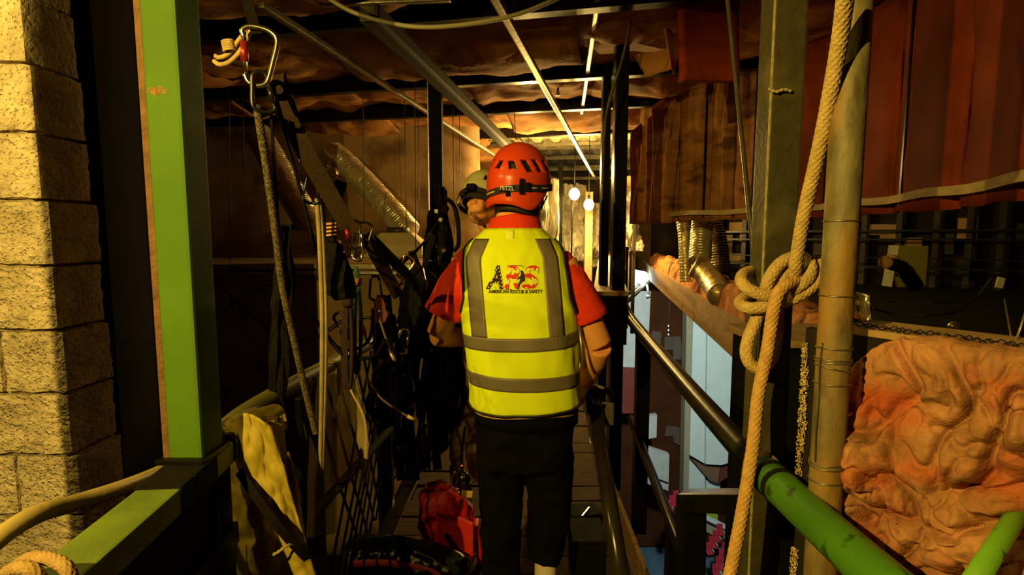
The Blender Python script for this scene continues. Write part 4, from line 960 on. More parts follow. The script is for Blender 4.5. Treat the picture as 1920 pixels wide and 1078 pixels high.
# vest
def arm(z):                                   # half width of the vest at the armhole
    if z < 1.25: return 9.0
    if z < 1.31: return .222 - .022 * (z - 1.25) / .06
    if z < 1.47: return .200 - .010 * (z - 1.31) / .16
    return .190
def vsurf(s, th, z, off, wr=True):
    """s=-1 back, +1 front; th in [-1,1] across to the sides"""
    cx, cy, rx, ry = ring(z); rx += off; ry += off
    if wr:
        o = .007 * fbm((th * 2.3 + s, z * 3.1, 2.2), 1.6, 0, 2) + .010 * max(0, 1.25 - z) * math.sin(th * 5 + z * 9) * .35 + .010 * max(0, .98 - z) / .13
        rx += o; ry += o
    a = math.pi / 2; xm = arm(z)
    if xm < rx * .999: a = math.asin(min(1, (xm / rx)) ** (2.3 / 2))
    ph = th * a; sn, cs = math.sin(ph), math.cos(ph)
    return V((cx + rx * math.copysign(abs(sn) ** (2 / 2.3), sn), cy + s * ry * abs(cs) ** (2 / 2.3), z))
VZ0, VZ1 = .880, 1.575
def hemz(th, z):                               # slightly curved lower hem
    t = max(0, 1 - (z - VZ0) / .25); return z + t * (.018 * abs(th) ** 3 - .006 + .006 * math.sin(th * 3))
ve = MB()
for s in (-1, 1):
    ve.grid(lambda u, v: vsurf(s, (u * 2 - 1) * (-s), hemz(u * 2 - 1, VZ0 + (VZ1 - VZ0) * v), .012), 56, 60, True, thick=.003)
VE = part(person, 'vest', ve, M_vest, 'fluorescent yellow safety vest')
for z0, z1, tl in ((1.125, 1.176, .006), (.972, 1.026, -.004)):
    b = MB()
    for s in (-1, 1):
        def fz(u, v): th = u * 2 - 1; return z0 + (z1 - z0) * v + .012 * th * th - .006 + tl * th
        b.grid(lambda u, v: vsurf(s, (u * 2 - 1) * (-s), fz(u, v), .0145), 56, 6, True, thick=.0012)
    part(VE, 'reflective_stripe', b, M_refl, 'grey reflective band')
def byx(s, x, z, off):                          # vest surface point at world offset x from the body axis
    cx, cy, rx, ry = ring(z); lo, hi = -1.0, 1.0
    for _ in range(22):
        mid = (lo + hi) / 2
        if vsurf(s, mid, z, off).x - cx < x: lo = mid
        else: hi = mid
    return vsurf(s, (lo + hi) / 2, z, off)
for xc in (-.152, .138):
    b = MB()
    for s in (-1, 1):
        def fn(u, v, s=s):
            z = 1.17 + (1.535 - 1.17) * v; x = xc * (1 - .20 * max(0, v - .8) / .2) + (u - .5) * .060
            cx, cy, rx, ry = ring(z); x = max(-rx - .006, min(rx + .006, x)); return byx(s, x, z, .0145)
        b.grid(fn if s < 0 else (lambda u, v: fn(1 - u, v)), 6, 36, True, thick=.0012)
    part(VE, 'reflective_stripe', b, M_refl, 'grey reflective shoulder band')
# black binding along the armholes and the hem
for sx in (-1, 1):
    pts = [vsurf(-1, sx * 1.0, 1.20 + .335 * i / 30, .0135) + V((sx * .002, -.002, 0)) for i in range(31)]
    part(VE, 'binding', MB().tube(pts, .0042, 8), M_strap, 'black edge binding')
part(VE, 'binding', MB().tube([vsurf(-1, -1 + 2 * i / 60, hemz(-1 + 2 * i / 60, VZ0), .0135) for i in range(61)], .0042, 8), M_strap, 'black edge binding')
part(VE, 'neck_tab', MB().grid(lambda u, v: byx(-1, -.012 + .028 * (u - .5) + .0, 1.535 + .032 * v, .0135), 4, 4, True, thick=.001), mat('vest_label', (.85, .95, .10), rough=.6))
# print on the back: starred A, striped R and S, climber, caption
def pr(v_, f_, x0, z0, off=.0165):
    return MB().add([byx(-1, x0 + p.x, z0 + p.y, off) for p in v_], [f[::-1] for f in f_] if False else f_)
def letter(ch, w, h, shear=.25):
    v_, f_ = text_mesh(ch, 1.0, offset=.03)
    xs = [p.x for p in v_]; ys = [p.y for p in v_]; x0, x1, y0, y1 = min(xs), max(xs), min(ys), max(ys)
    out = []
    for p in v_:
        yy = ((p.y - y0) / (y1 - y0) - .5) * h; out.append(V((((p.x - x0) / (x1 - x0) - .5) * w + shear * yy, yy, 0)))
    return out, f_
def ztex(y): return at(960, y, 1.97).z
zc = ztex(519); hh = .086
ms = bpy.data.materials.new('flag_stripes'); ms.use_nodes = True; nt = ms.node_tree; bs = nt.nodes['Principled BSDF']; bs.inputs['Roughness'].default_value = .8
tc = nt.nodes.new('ShaderNodeTexCoord'); wv = nt.nodes.new('ShaderNodeTexWave'); wv.bands_direction = 'Z'; wv.inputs['Scale'].default_value = 8.5; wv.inputs['Distortion'].default_value = 2.2; wv.inputs['Detail'].default_value = 0; wv.inputs['Detail Scale'].default_value = 14; wv.inputs['Phase Offset'].default_value = 1.0
rp = nt.nodes.new('ShaderNodeValToRGB'); rp.color_ramp.interpolation = 'CONSTANT'; rp.color_ramp.elements[0].color = (.70, .03, .012, 1); rp.color_ramp.elements[1].position = .5; rp.color_ramp.elements[1].color = (.80, .80, .10, 1)
nt.links.new(tc.outputs['Object'], wv.inputs['Vector']); nt.links.new(wv.outputs['Fac'], rp.inputs['Fac']); nt.links.new(rp.outputs['Color'], bs.inputs['Base Color'])
va, fa = letter('A', .064, hh); part(VE, 'letter_a', pr(va, fa, -.068, zc), M_ink, 'dark starred letter A')
vr, fr = letter('R', .060, hh); part(VE, 'letter_r', pr(vr, fr, -.003, zc), ms, 'red striped letter R')
vs_, fs_ = letter('S', .056, hh); part(VE, 'letter_s', pr(vs_, fs_, .058, zc), ms, 'red striped letter S')
# thin dark outline strokes over R
for pts in (((-.012, .043), (.03, .043), (.038, .036)), ((-.034, -.043), (-.01, -.043))):
    part(VE, 'letter_outline', MB().tube([byx(-1, -.003 + a + .0, zc + b, .0172) for a, b in pts], .0009, 5), M_ink)
for sx_, sy_ in ((-.010, -.036), (-.0195 - .012, -.036), (-.022, -.026), (-.018, -.012), (-.010, .002), (-.004, .014), (.002, .027), (.010, .033), (.014, .020), (.016, .008), (.018, -.006), (.019, -.020), (.020, -.034), (.006, -.018), (-.004, -.019), (.011, -.030)):
    p5 = []
    for k in range(10):
        r_ = .0042 if k % 2 == 0 else .0019; a = math.pi / 2 + k * math.pi / 5; p5.append(V((sx_ + r_ * math.cos(a), sy_ + r_ * math.sin(a), 0)))
    if abs(sx_) < .04: part(VE, 'star', pr(p5, [tuple(range(10))], -.068, zc, .0178), mat('star_print', (.75, .70, .12), rough=.8))
fig = [[(.026, .024), (.030, .024), (.033, .014), (.036, .002), (.033, -.012), (.024, -.018), (.016, -.024), (.010, -.036), (.012, -.042), (.002, -.042), (.008, -.034), (.010, -.024), (.016, -.012), (.020, .0), (.022, .012)], [(.022, .024), (.030, .026), (.029, .019), (.022, .018)], [(.024, .010), (.014, .002), (.006, -.004), (.008, -.007), (.018, -.003), (.026, .004)]]
part(VE, 'climber_print', MB().add(*[[byx(-1, x, zc + z, .0180) for pg in fig for x, z in pg], [tuple(range(0, 15)), tuple(range(15, 19)), tuple(range(19, 25))]]), M_ink, 'dark climber silhouette')
vc, fc = text_mesh('AMERICAN RESCUE & SAFETY', .0165, shear=.2, offset=.0003, space=1.0)
k_ = .200 / (max(p.x for p in vc) - min(p.x for p in vc)); vc = [V((p.x * k_, p.y, 0)) for p in vc]
part(VE, 'caption', pr(vc, fc, -.004, ztex(545)), M_ink, 'small dark caption line')
# trousers, waistband, piping, shoes
tr = MB()
tr.rings([(.055, MY - .01, .62, .185, .125), (.056, MY - .012, .72, .196, .134), (.057, MY - .015, .80, .198, .134), (.058, MY - .018, .90, .194, .130)], 32, True, 2.4)
for hx, kx, fx, fy, zb in ((-.042, -.046, -.046, .02, .05), (.148, .158, .136, -.02, .205)):
    limb(tr, [(hx, MY - .01, .80), (hx - .0, MY, .62), (kx, MY + .012, .45), (fx, MY + fy, zb)], [.100, .104, .090, .074], 20)
part(person, 'trousers', baked(tr, 'trousers', ORGP, M_trouser, .008, 5, disp=.03, dscale=.07), M_trouser, 'loose black trousers')
pp = [V((.058 + .214 * math.sin(a), MY - .018 - .149 * math.cos(a), .856 + .006 * math.sin(a * 3 + 1))) for a in [-1.5 + 3.0 * i / 40 for i in range(41)]]
part(person, 'waist_piping', MB().tube(pp, .0035, 6), mat('piping_orange', (.55, .32, .08), rough=.7), 'thin orange piping at the waist')
part(person, 'jacket_hem', MB().grid(lambda u, v: V((.058 + (.208 + .002) * math.sin(-1.57 + 3.14 * u), MY - .018 - .144 * math.cos(-1.57 + 3.14 * u), .80 + .09 * v)), 40, 3, True, thick=.003), M_trouser)
for ax_, ay in ((-.046, MY + .085), (.138, MY + .015)):
    b = MB(); b.rings([(ax_, ay + .02, 0.0, .046, .130), (ax_, ay + .02, .03, .047, .132), (ax_, ay + .0, .065, .044, .105), (ax_, ay - .045, .10, .045, .055), (ax_, ay - .05, .23, .043, .048)], 24, True, 2.2); part(person, 'shoe', b, M_shoe, 'pale high-top shoe')
# slim tool hanging at the right hip
tl = thing('belt_tool', 'slim silver tool hanging at the right hip of the vest', 'tool', at(1094, 690, 2.06))
part(tl, 'blade', MB().tube([at(1086, 610, 2.05), at(1091, 650, 2.04), at(1096, 690, 2.04)], .007, 8, flat=(1, .5)), M_galv); part(tl, 'clip', MB().tube(spline([at(1082, 600, 2.05), at(1090, 596, 2.05), at(1092, 612, 2.05)], 6), .004, 8), M_strap)
# helmet with straps
HM = helmet(person, HR, HC, M_helred, 'red vented climbing helmet', .026)
nk = MB(); nk.grid(lambda u, v: HR @ V((.083 * math.sin(-1.7 + 3.4 * u), -.108 * math.cos(-1.7 + 3.4 * u) - .004 * math.sin(u * 9), -.072 - .040 * v + .012 * math.cos((-1.7 + 3.4 * u) * 2))) + HC, 30, 4, True, thick=.006)
part(person, 'helmet_cradle', nk, M_strap, 'black adjuster band at the back of the head')
for a, z0 in ((1.35, -.02), (1.9, -.02), (-1.35, -.02), (-1.9, -.02)):
    sgn = 1 if a > 0 else -1
    p0 = HR @ V((.112 * math.sin(a), -.125 * math.cos(a), -.045)) + HC; p1 = HR @ V((.088 * sgn, .012, -.10)) + HC; p2 = HR @ V((.030 * sgn, .058, -.150)) + HC
    part(person, 'chin_strap', strap(spline([p0, p1, p2], 6), .014, .002, HR @ V((0, 1, 0))), M_strap)
part(person, 'strap_buckle', MB().box(HR @ V((.104, -.02, -.055)) + HC, (.012, .03, .035), HR, .003), M_blackmatte)

# ---------------------------------------------------------------- man in the cream helmet
P2 = V((-.06, 2.98, 0)); person2 = thing('person', 'person in cream helmet facing the camera, half hidden behind the yellow vest', 'person', P2); OP2 = ORG[person2.name]
def q2(x, y, z): return V((P2.x + x, P2.y + y, z))
H2C = at(908, 374, 2.90); 
b2 = MB(); b2.rings([(P2.x, P2.y, z, rx * .93, ry * .95) for z, rx, ry in RG if z < 1.57], 28, True, 2.3)
R2, T2 = head(b2, H2C - V((0, 0, .03)), math.radians(180 + 28), math.radians(-24), math.radians(0))
limb(b2, [q2(0, 0, 1.46), q2(-.03, -.03, 1.54), (H2C - V((0, -.03, .08)))], [.08, .066, .06])
for s in (-1, 1):
    limb(b2, [q2(.18 * s, 0, 1.42), q2(.25 * s, -.02, 1.28), q2(.27 * s, -.06, 1.12)], [.058, .052, .044]); limb(b2, [q2(.27 * s, -.06, 1.12), q2(.2 * s, -.2, 1.06), q2(.08 * s, -.28, 1.06)], [.044, .040, .028])
    hand(b2, q2(.07 * s, -.285, 1.06), (-.8 * s, -.5, .05), (0, -.2, 1), -s, .6)
    limb(b2, [q2(.12 * s, 0, .85), q2(.2 * s, -.02, .48), q2(.22 * s, 0, .1)], [.09, .062, .042])
part(person2, 'body', baked(b2, 'body', OP2, M_skin, .006, 3), M_skin)
for s in (-1, 1):
    e = MB(); e.ell(T2(.032 * s, .088, .006), (.012, .008, .006), 10, 8, R2); part(person2, 'eye', e, M_hair)
    e = MB(); e.ell(T2(.033 * s, .094, .024), (.020, .005, .004), 10, 6, R2); part(person2, 'eyebrow', e, M_hair)
j2 = MB(); j2.rings([(P2.x, P2.y, z, rx, ry) for z, rx, ry in RG if z < 1.54], 28, True, 2.3)
for s in (-1, 1):
    limb(j2, [q2(.16 * s, 0, 1.44), q2(.25 * s, -.02, 1.28), q2(.27 * s, -.06, 1.12)], [.068, .066, .056]); limb(j2, [q2(.27 * s, -.06, 1.12), q2(.2 * s, -.2, 1.06), q2(.11 * s, -.265, 1.06)], [.056, .050, .042])
part(person2, 'jacket', baked(j2, 'jacket', OP2, M_jacket, .008, 4, disp=.03, dscale=.06), M_jacket, 'dark work jacket')
t2 = MB(); t2.rings([(P2.x, P2.y, z, rx, ry) for z, rx, ry in ((.70, .19, .13), (.8, .195, .135), (.92, .19, .13))], 28, True, 2.4)
for s in (-1, 1): limb(t2, [q2(.10 * s, 0, .80), q2(.16 * s, -.01, .62), q2(.21 * s, -.02, .42), q2(.22 * s, 0, .12)], [.102, .100, .088, .075])
part(person2, 'trousers', baked(t2, 'trousers', OP2, M_khaki, .008, 5, disp=.035, dscale=.07), M_khaki, 'tan work trousers')
for s in (-1, 1):
    b = MB(); ax_, ay = P2.x + .22 * s, P2.y - .06; b.rings([(ax_, ay, 0, .05, .14), (ax_, ay, .03, .05, .142), (ax_, ay + .02, .07, .047, .11), (ax_, ay + .06, .12, .045, .06), (ax_, ay + .06, .18, .044, .05)], 22, True, 2.2); part(person2, 'boot', b, M_jacket)
H2 = helmet(person2, R2, H2C, M_helwhite, 'cream climbing helmet with black strap', -.012, True, False)
part(person2, 'headlamp', MB().box(R2 @ V((-.02, .168, -.018)) + H2C, (.05, .03, .032), R2, .006), M_blackmatte)
part(person2, 'safety_glasses', MB().tube(spline([T2(-.075, .03, .012), T2(-.05, .095, .010), T2(0, .118, .006), T2(.05, .095, .010), T2(.075, .03, .012)], 6), .004, 8, flat=(1, 2.4)), mat('lens_clear', (.5, .48, .4), rough=.08, spec=.8), 'clear safety glasses')
# ================================================================= KEY LAMP (outside the view, behind the photographer)
kp = V(KEY); t_ = thing('work_lamp', 'hooded work lamp hanging behind the photographer, outside the view', 'work lamp', kp)
hd = MB(); n_ = 32
hd.add([kp + V((r_ * math.cos(2 * math.pi * k / n_), r_ * math.sin(2 * math.pi * k / n_), z_)) for r_, z_ in ((.20, .022), (.17, .06), (.06, .11), (.03, .12)) for k in range(n_)],
       [(j * n_ + k, j * n_ + (k + 1) % n_, (j + 1) * n_ + (k + 1) % n_, (j + 1) * n_ + k) for j in range(3) for k in range(n_)] + [tuple(3 * n_ + k for k in range(n_))], True)
part(t_, 'hood', hd, M_black); part(t_, 'socket', MB().tube([kp + V((0, 0, .035)), kp + V((0, 0, .12))], .022, 12), M_blackmatte); part(t_, 'flex', MB().tube([kp + V((0, 0, .12)), kp + V((0, 0, .9))], .006, 6), M_blackmatte)

# ================================================================= GEAR HELPERS
M_rope = mat('rope_tan', (.46, .32, .12), (.34, .23, .085), .85, scale=60, bump=.3, bscale=240)
M_ropedark = mat('rope_brown', (.30, .185, .07), (.22, .13, .05), .85, scale=60, bump=.3, bscale=240)
M_tether = mat('tether', (.28, .21, .09), (.2, .15, .065), .6, scale=30)
M_web = mat('webbing_black', (.005, .0036, .0026), (.008, .006, .004), .85, spec=.08, scale=60, bump=.2, bscale=200)
M_webbrown = mat('webbing_brown', (.036, .020, .009), (.026, .015, .007), .85, spec=.15, scale=60, bump=.2, bscale=200)
M_alu = mat('aluminium', (.72, .66, .50), (.60, .55, .42), .22, 1.0, scale=30)
M_gold = mat('gold_anodised', (.75, .50, .08), (.65, .42, .06), .25, 1.0, scale=30)
M_blue = mat('blue_anodised', (.02, .03, .08), (.03, .04, .10), .3, .7, scale=30)
M_dark = mat('dark_anodised', (.05, .045, .04), (.035, .03, .028), .3, .8, scale=30)
M_redano = mat('red_anodised', (.30, .02, .012), (.24, .015, .010), .35, .5, scale=30)
M_cordred = mat('cord_red', (.018, .003, .0025), (.012, .002, .002), .8, scale=60)
M_cordgreen = mat('cord_green', (.02, .06, .04), (.015, .04, .03), .8, scale=60)
def braid(r, k=8.0, amp=.09):                   # relief of a braided sheath
    w_ = 2 * math.pi / (r * 1.05)
    return lambda i, l, a: 1 + amp * (max(math.sin(k * a + l * w_), math.sin(k * a - l * w_ + 1.57)) - .5)
def rope(pts, r, n=8, fine=False, closed=False):
    P = spline(pts, n, closed)
    if fine: P = resample(P, r * .13); return MB().tube(P, r, 44, disp=braid(r))
    return MB().tube(P, r, 10, closed=closed)
def carabiner(c, h, w, ang, yaw, m, label, sleeve=None, group=None, r=None):
    c = V(c); r = r or h * .055; ca, sa = math.cos(ang), math.sin(ang); ux = V((math.cos(yaw), math.sin(yaw), 0))
    def T(x, z): x2, z2 = x * ca - z * sa, x * sa + z * ca; return c + ux * x2 + V((0, 0, z2))
    pts = [(-.32 * w, .30 * h), (-.36 * w, .42 * h), (-.16 * w, .50 * h), (.22 * w, .49 * h), (.46 * w, .40 * h), (.50 * w, .25 * h), (.44 * w, 0), (.36 * w, -.30 * h), (.28 * w, -.44 * h), (.08 * w, -.50 * h), (-.14 * w, -.46 * h), (-.24 * w, -.34 * h)]
    t = thing('carabiner', label, 'carabiner', c - V((0, 0, h / 2)), group)
    part(t, 'frame', MB().tube(spline([T(*p) for p in pts], 6), r, 10), m)
    part(t, 'gate', MB().tube([T(-.32 * w, .30 * h), T(-.24 * w, -.34 * h)], r * .8, 10), m)
    if sleeve: part(t, 'locking_sleeve', MB().tube([T(-.31 * w, .22 * h), T(-.265 * w, -.12 * h)], r * 1.35, 12), sleeve)
    return t
def web(pts, width, m, label, d=None, side=(1, 0, 0), th=.0025, nm='webbing_strap'):
    return solo(nm, strap(spline(pts, 8), width, th, side), m, label, 'strap')
def A(*L): return [at(*p) for p in L]

# ================================================================= ROPE KNOTTED AROUND THE RIGHT POST
Z8 = lambda x, y, d: at(1360 + x / 3.593, 440 + y / 3.593, d)
t_ = thing('knotted_rope', 'tan braided rope tied in a loose knot around the dark olive post', 'rope', at(1380, 1078, 1.0))
RR = .0118
part(t_, 'standing_line', rope([at(1588, -30, .80), at(1572, 90, .86), at(1540, 260, .93), at(1508, 400, .99), Z8(485, 130, 1.025), Z8(472, 215, 1.035), Z8(468, 270, 1.05)], RR, 8, True), M_rope)
part(t_, 'knot_loop', rope([Z8(250, 470, 1.07), Z8(268, 380, 1.06), Z8(300, 290, 1.055), Z8(350, 215, 1.06), Z8(410, 168, 1.065), Z8(480, 152, 1.07), Z8(545, 165, 1.06), Z8(575, 215, 1.05), Z8(560, 290, 1.04), Z8(500, 345, 1.035), Z8(425, 395, 1.04)], RR, 8, True), M_rope)
part(t_, 'knot_loop', rope([Z8(590, 178, 1.075), Z8(625, 200, 1.065), Z8(640, 255, 1.055), Z8(610, 325, 1.045), Z8(540, 385, 1.04), Z8(460, 430, 1.04), Z8(370, 462, 1.05)], RR, 8, True), M_rope)
part(t_, 'knot_loop', rope([Z8(355, 400, 1.05), Z8(300, 412, 1.045), Z8(225, 398, 1.045), Z8(150, 362, 1.05), Z8(108, 315, 1.07), Z8(118, 272, 1.10), Z8(160, 248, 1.14), Z8(215, 240, 1.19)], RR, 8, True), M_rope)
part(t_, 'knot_loop', rope([Z8(340, 455, 1.055), Z8(280, 482, 1.045), Z8(200, 495, 1.045), Z8(130, 487, 1.055), Z8(100, 458, 1.08), Z8(130, 425, 1.11), Z8(180, 412, 1.16)], RR, 8, True), M_rope)
part(t_, 'inner_strand', rope([Z8(455, 220, 1.075), Z8(410, 262, 1.07), Z8(370, 320, 1.065), Z8(352, 390, 1.06)], RR, 8, True), M_rope)
part(t_, 'hanging_bight', rope([Z8(300, 430, 1.075), Z8(240, 500, 1.07), Z8(205, 580, 1.06), Z8(160, 690, 1.055), Z8(140, 790, 1.05), Z8(165, 865, 1.045), Z8(225, 900, 1.045), Z8(285, 875, 1.05), Z8(325, 800, 1.055), Z8(345, 680, 1.06), Z8(350, 560, 1.065), Z8(350, 450, 1.065)], RR, 8, True), M_rope)
part(t_, 'tail', rope([Z8(478, 322, 1.04), Z8(410, 342, 1.02), Z8(360, 390, 1.01), Z8(332, 470, 1.01), Z8(310, 600, 1.015), Z8(280, 800, 1.02), at(1422, 740, 1.02), at(1410, 850, 1.0), at(1388, 980, .98), at(1364, 1100, .96)], RR, 8, True), mat('rope_tail', (.48, .28, .09), (.36, .2, .06), .85, scale=60, bump=.3, bscale=240))

# ================================================================= CONDUIT AND ROPE COIL AT LOWER LEFT
solo('flexible_conduit', MB().tube(spline([at(-40, 1040, .78), at(20, 992, .84), at(75, 962, .90), at(150, 940, 1.0), at(235, 912, 1.12), at(300, 885, 1.26), at(345, 862, 1.42)], 8), [.0165] * 49, 14), mat('conduit_tan', (.42, .31, .12), (.33, .24, .09), .4, scale=14, bump=.1), 'tan flexible conduit curving along the block wall to the rail', 'conduit')
t_ = thing('rope_coil', 'brown rope loops hung over the near green bar', 'rope coil', at(80, 1078, .66))
part(t_, 'loop', rope([at(20, 1120, .70), at(28, 1068, .69), at(60, 1046, .68), at(100, 1050, .67), at(128, 1070, .66), at(140, 1120, .66)], .0085, 8, True), M_ropedark)
part(t_, 'loop', rope([at(-10, 1110, .66), at(15, 1072, .66), at(45, 1064, .65), at(70, 1078, .65), at(80, 1120, .65)], .0085, 8, True), M_ropedark)

# ================================================================= NEAR HANGING RIG (left of centre)
carabiner(at(480, 106, 1.10), .112, .074, -.10, .25, M_alu, 'large silver carabiner with red locking sleeve at the top', M_redano, r=.0055)
carabiner(at(494, 172, 1.10), .078, .046, math.pi + .1, .5, M_dark, 'dark carabiner clipped under the large silver one', M_dark)
web(A((455, -40, 1.14), (468, 20, 1.12), (482, 64, 1.105)), .02, M_web, 'black sling holding the large silver carabiner', side=(1, .3, 0))
t_ = thing('cord_loop', 'tan cord loop with a wrapped knot beside the large carabiner', 'cord', at(420, 125, 1.12))
part(t_, 'strand', rope(A((468, 50, 1.13), (446, 78, 1.12), (430, 100, 1.12), (412, 108, 1.12), (403, 104, 1.12)), .0042, 8, True), M_rope)
part(t_, 'strand', rope(A((470, 58, 1.12), (450, 96, 1.115), (430, 116, 1.115), (412, 121, 1.115), (401, 114, 1.12)), .0042, 8, True), M_rope)
wr = MB()
for k in range(5): p = at(427 + .8 * k, 78 + 4.2 * k, 1.115); wr.tube([p + V((.0105 * math.cos(a), .009 * math.sin(a), .002 * math.cos(a))) for a in [2 * math.pi * q / 14 for q in range(14)]], .0024, 6, closed=True)
part(t_, 'wrap', wr, M_rope)
solo('static_rope', rope(A((482, 196, 1.10), (488, 240, 1.11), (502, 330, 1.14), (517, 440, 1.18), (530, 540, 1.22), (552, 640, 1.27), (572, 730, 1.32), (592, 812, 1.36)), .0078, 8, True), mat('rope_speckled', (.11, .078, .034), (.035, .025, .011), .85, scale=160, ramp=(.42, .55)), 'speckled rope slanting down from the dark carabiner', 'rope')
web(A((516, 140, 1.14), (540, 210, 1.17), (570, 280, 1.21), (610, 350, 1.26), (652, 425, 1.31)), .040, M_webbrown, 'broad brown webbing slanting down to the gear cluster', side=(.8, .2, .6))
solo('thin_cord', rope(A((508, 205, 1.12), (515, 320, 1.15), (524, 450, 1.20)), .0032), M_web, 'thin black cord hanging straight beside the speckled rope', 'cord')
solo('thin_cord', rope(A((520, 205, 1.16), (548, 300, 1.22), (572, 390, 1.28), (592, 470, 1.32)), .0042), M_web, 'black cord slanting behind the blue carabiner', 'cord')
carabiner(at(583, 316, 1.26), .062, .036, .45, .3, M_gold, 'gold carabiner tilted at the middle of the webbing', None, r=.0036)
carabiner(at(586, 356, 1.27), .062, .040, math.pi - .1, .2, M_blue, 'dark blue carabiner hanging below the gold one', None, r=.0036)
carabiner(at(612, 326, 1.28), .050, .032, -.9, .4, M_gold, 'small bright carabiner at the edge of the broad webbing', None, r=.003)
t_ = thing('tether_line', 'pale doubled tether hanging straight down to the yellow canvas', 'tether', at(602, 890, 1.36))
part(t_, 'line', MB().tube(spline(A((594, 372, 1.275), (599, 450, 1.29), (604, 600, 1.31), (603, 740, 1.33), (600, 885, 1.36)), 8), .0055, 10), M_tether)
part(t_, 'line', MB().tube(spline(A((598, 372, 1.28), (605, 450, 1.295), (611, 600, 1.315), (609, 740, 1.335), (604, 885, 1.365)), 8), .005, 10), M_tether)
solo('hanging_line', rope(A((602, 342, 1.29), (606, 420, 1.30), (608, 520, 1.31)), .0045), M_cordred, 'dark red cord hanging beside the pale tether', 'cord')
# black bag with stitched strap
t_ = thing('gear_pouch', 'black teardrop pouch hanging on an orange-stitched strap', 'pouch', at(622, 560, 1.40))
part(t_, 'strap', strap(spline(A((640, 340, 1.36), (630, 372, 1.38), (624, 400, 1.39), (620, 452, 1.40)), 6), .030, .004, (1, 0, .2)), M_web)
for k in range(4):
    part(t_, 'stitching', MB().bar(at(612, 420 + 7 * k, 1.388), at(632, 418 + 7 * k, 1.388), .002, .005), mat('stitch_orange', (.48, .20, .06), rough=.7))
part(t_, 'bag', baked(MB().rings([(at(y_x, y_, 1.41).x, 1.42, at(y_x, y_, 1.41).z, rx, rx * .5) for y_, y_x, rx in ((448, 620, .012), (462, 620, .030), (490, 621, .046), (520, 626, .052), (545, 634, .046), (562, 642, .028))], 20, True, 2.2), 'bag', ORG[t_.name], M_web, .005, 3, disp=.02, dscale=.03), M_web)
# ragged bunch of black straps
t_ = thing('strap_bunch', 'ragged bunch of black straps hanging in front of the left rail', 'strap bunch', at(527, 770, 1.30))
rs = random.Random(5)
for k in range(7):
    x0 = 515 + 4 * k; pts = [at(x0 + rs.uniform(-5, 5) + 6 * math.sin(j * .9 + k), 420 + 50 * j, 1.56 + .008 * k + rs.uniform(-.01, .01)) for j in range(8)]
    part(t_, 'strap', strap(spline(pts, 5), .020, .003, lambda t, k=k: (1, .6 * math.sin(t * 9 + k), 0)), M_web)

# ================================================================= GEAR CLUSTER beyond the left rail
def cluster(specs):
    for (x, y, d, h, ang, m, sl, lab) in specs: carabiner(at(x, y, d), h, h * .60, ang, rs.uniform(-.8, .8), m, lab, sl, 'carabiners in the gear cluster')
cluster([(661, 440, 1.60, .085, .1, M_dark, M_redano, 'dark carabiner with red sleeve at the end of the broad webbing'), (672, 462, 1.62, .085, 3.0, M_alu, None, 'silver carabiner under the red-sleeved one'), (682, 440, 1.64, .075, -.2, M_dark, None, 'dark carabiner at the corner of the V-shaped straps'),
         (742, 512, 2.10, .10, .3, M_dark, None, 'dark carabiner in the fork of the V-shaped straps'), (758, 500, 2.12, .09, -.5, M_gold, None, 'brassy carabiner beside the fork of the straps'), (706, 540, 1.95, .09, 3.2, M_dark, None, 'dark carabiner holding the red pulley'),
         (790, 520, 2.2, .09, .4, M_alu, None, 'silver carabiner on top of the black harness bag'), (812, 470, 2.3, .09, 3.3, M_dark, M_dark, 'dark locking carabiner hanging left of the red sleeve'), (640, 612, 1.62, .085, .5, M_dark, None, 'dark carabiner hanging low beside the pale tether'), (756, 640, 2.1, .10, 2.9, M_alu, None, 'dull silver carabiner low in the gear cluster'), (690, 620, 1.8, .09, .2, M_dark, M_redano, 'red-sleeved dark carabiner below the rope bunch'), (826, 560, 2.35, .09, 3.0, M_dark, None, 'dark carabiner low beside the red sleeve')])
web(A((686, 438, 1.66), (705, 478, 1.72), (728, 520, 1.85), (748, 556, 1.95)), .042, M_webbrown, 'brown strap forming the left arm of the V', side=(.9, .2, .5))
web(A((690, 442, 1.68), (730, 482, 1.78), (770, 522, 1.95), (800, 560, 2.05)), .036, M_web, 'black strap crossing the brown V strap', side=(.8, .2, .6))
web(A((815, 425, 2.35), (790, 460, 2.25), (762, 485, 2.15), (735, 500, 2.1)), .030, M_webbrown, 'brown strap rising right from the fork to the dark post', side=(.5, .2, .9))
web(A((772, 470, 2.2), (778, 490, 2.2), (788, 512, 2.2)), .032, M_web, 'short black strap loop above the harness bag', side=(1, .2, 0))
web(A((812, 440, 2.25), (802, 475, 2.22), (795, 512, 2.2)), .026, M_web, 'black strap feeding into the harness bag from the right', side=(1, .2, 0))
# harness bag
t_ = thing('harness_bag', 'black harness bag hanging left of the red sleeve', 'bag', at(790, 620, 2.2))
part(t_, 'bag', baked(MB().rings([(at(px, y, 2.2).x, 2.22, at(px, y, 2.2).z, rx, rx * .6) for y, px, rx in ((505, 788, .035), (520, 788, .065), (560, 786, .085), (600, 784, .088), (640, 782, .080), (670, 780, .05))], 20, True, 2.6), 'bag', ORG[t_.name], M_web, .007, 3, disp=.03, dscale=.04), M_web)
part(t_, 'green_tag', MB().box(at(786, 560, 2.10), (.012, .004, .06)), M_cordgreen)
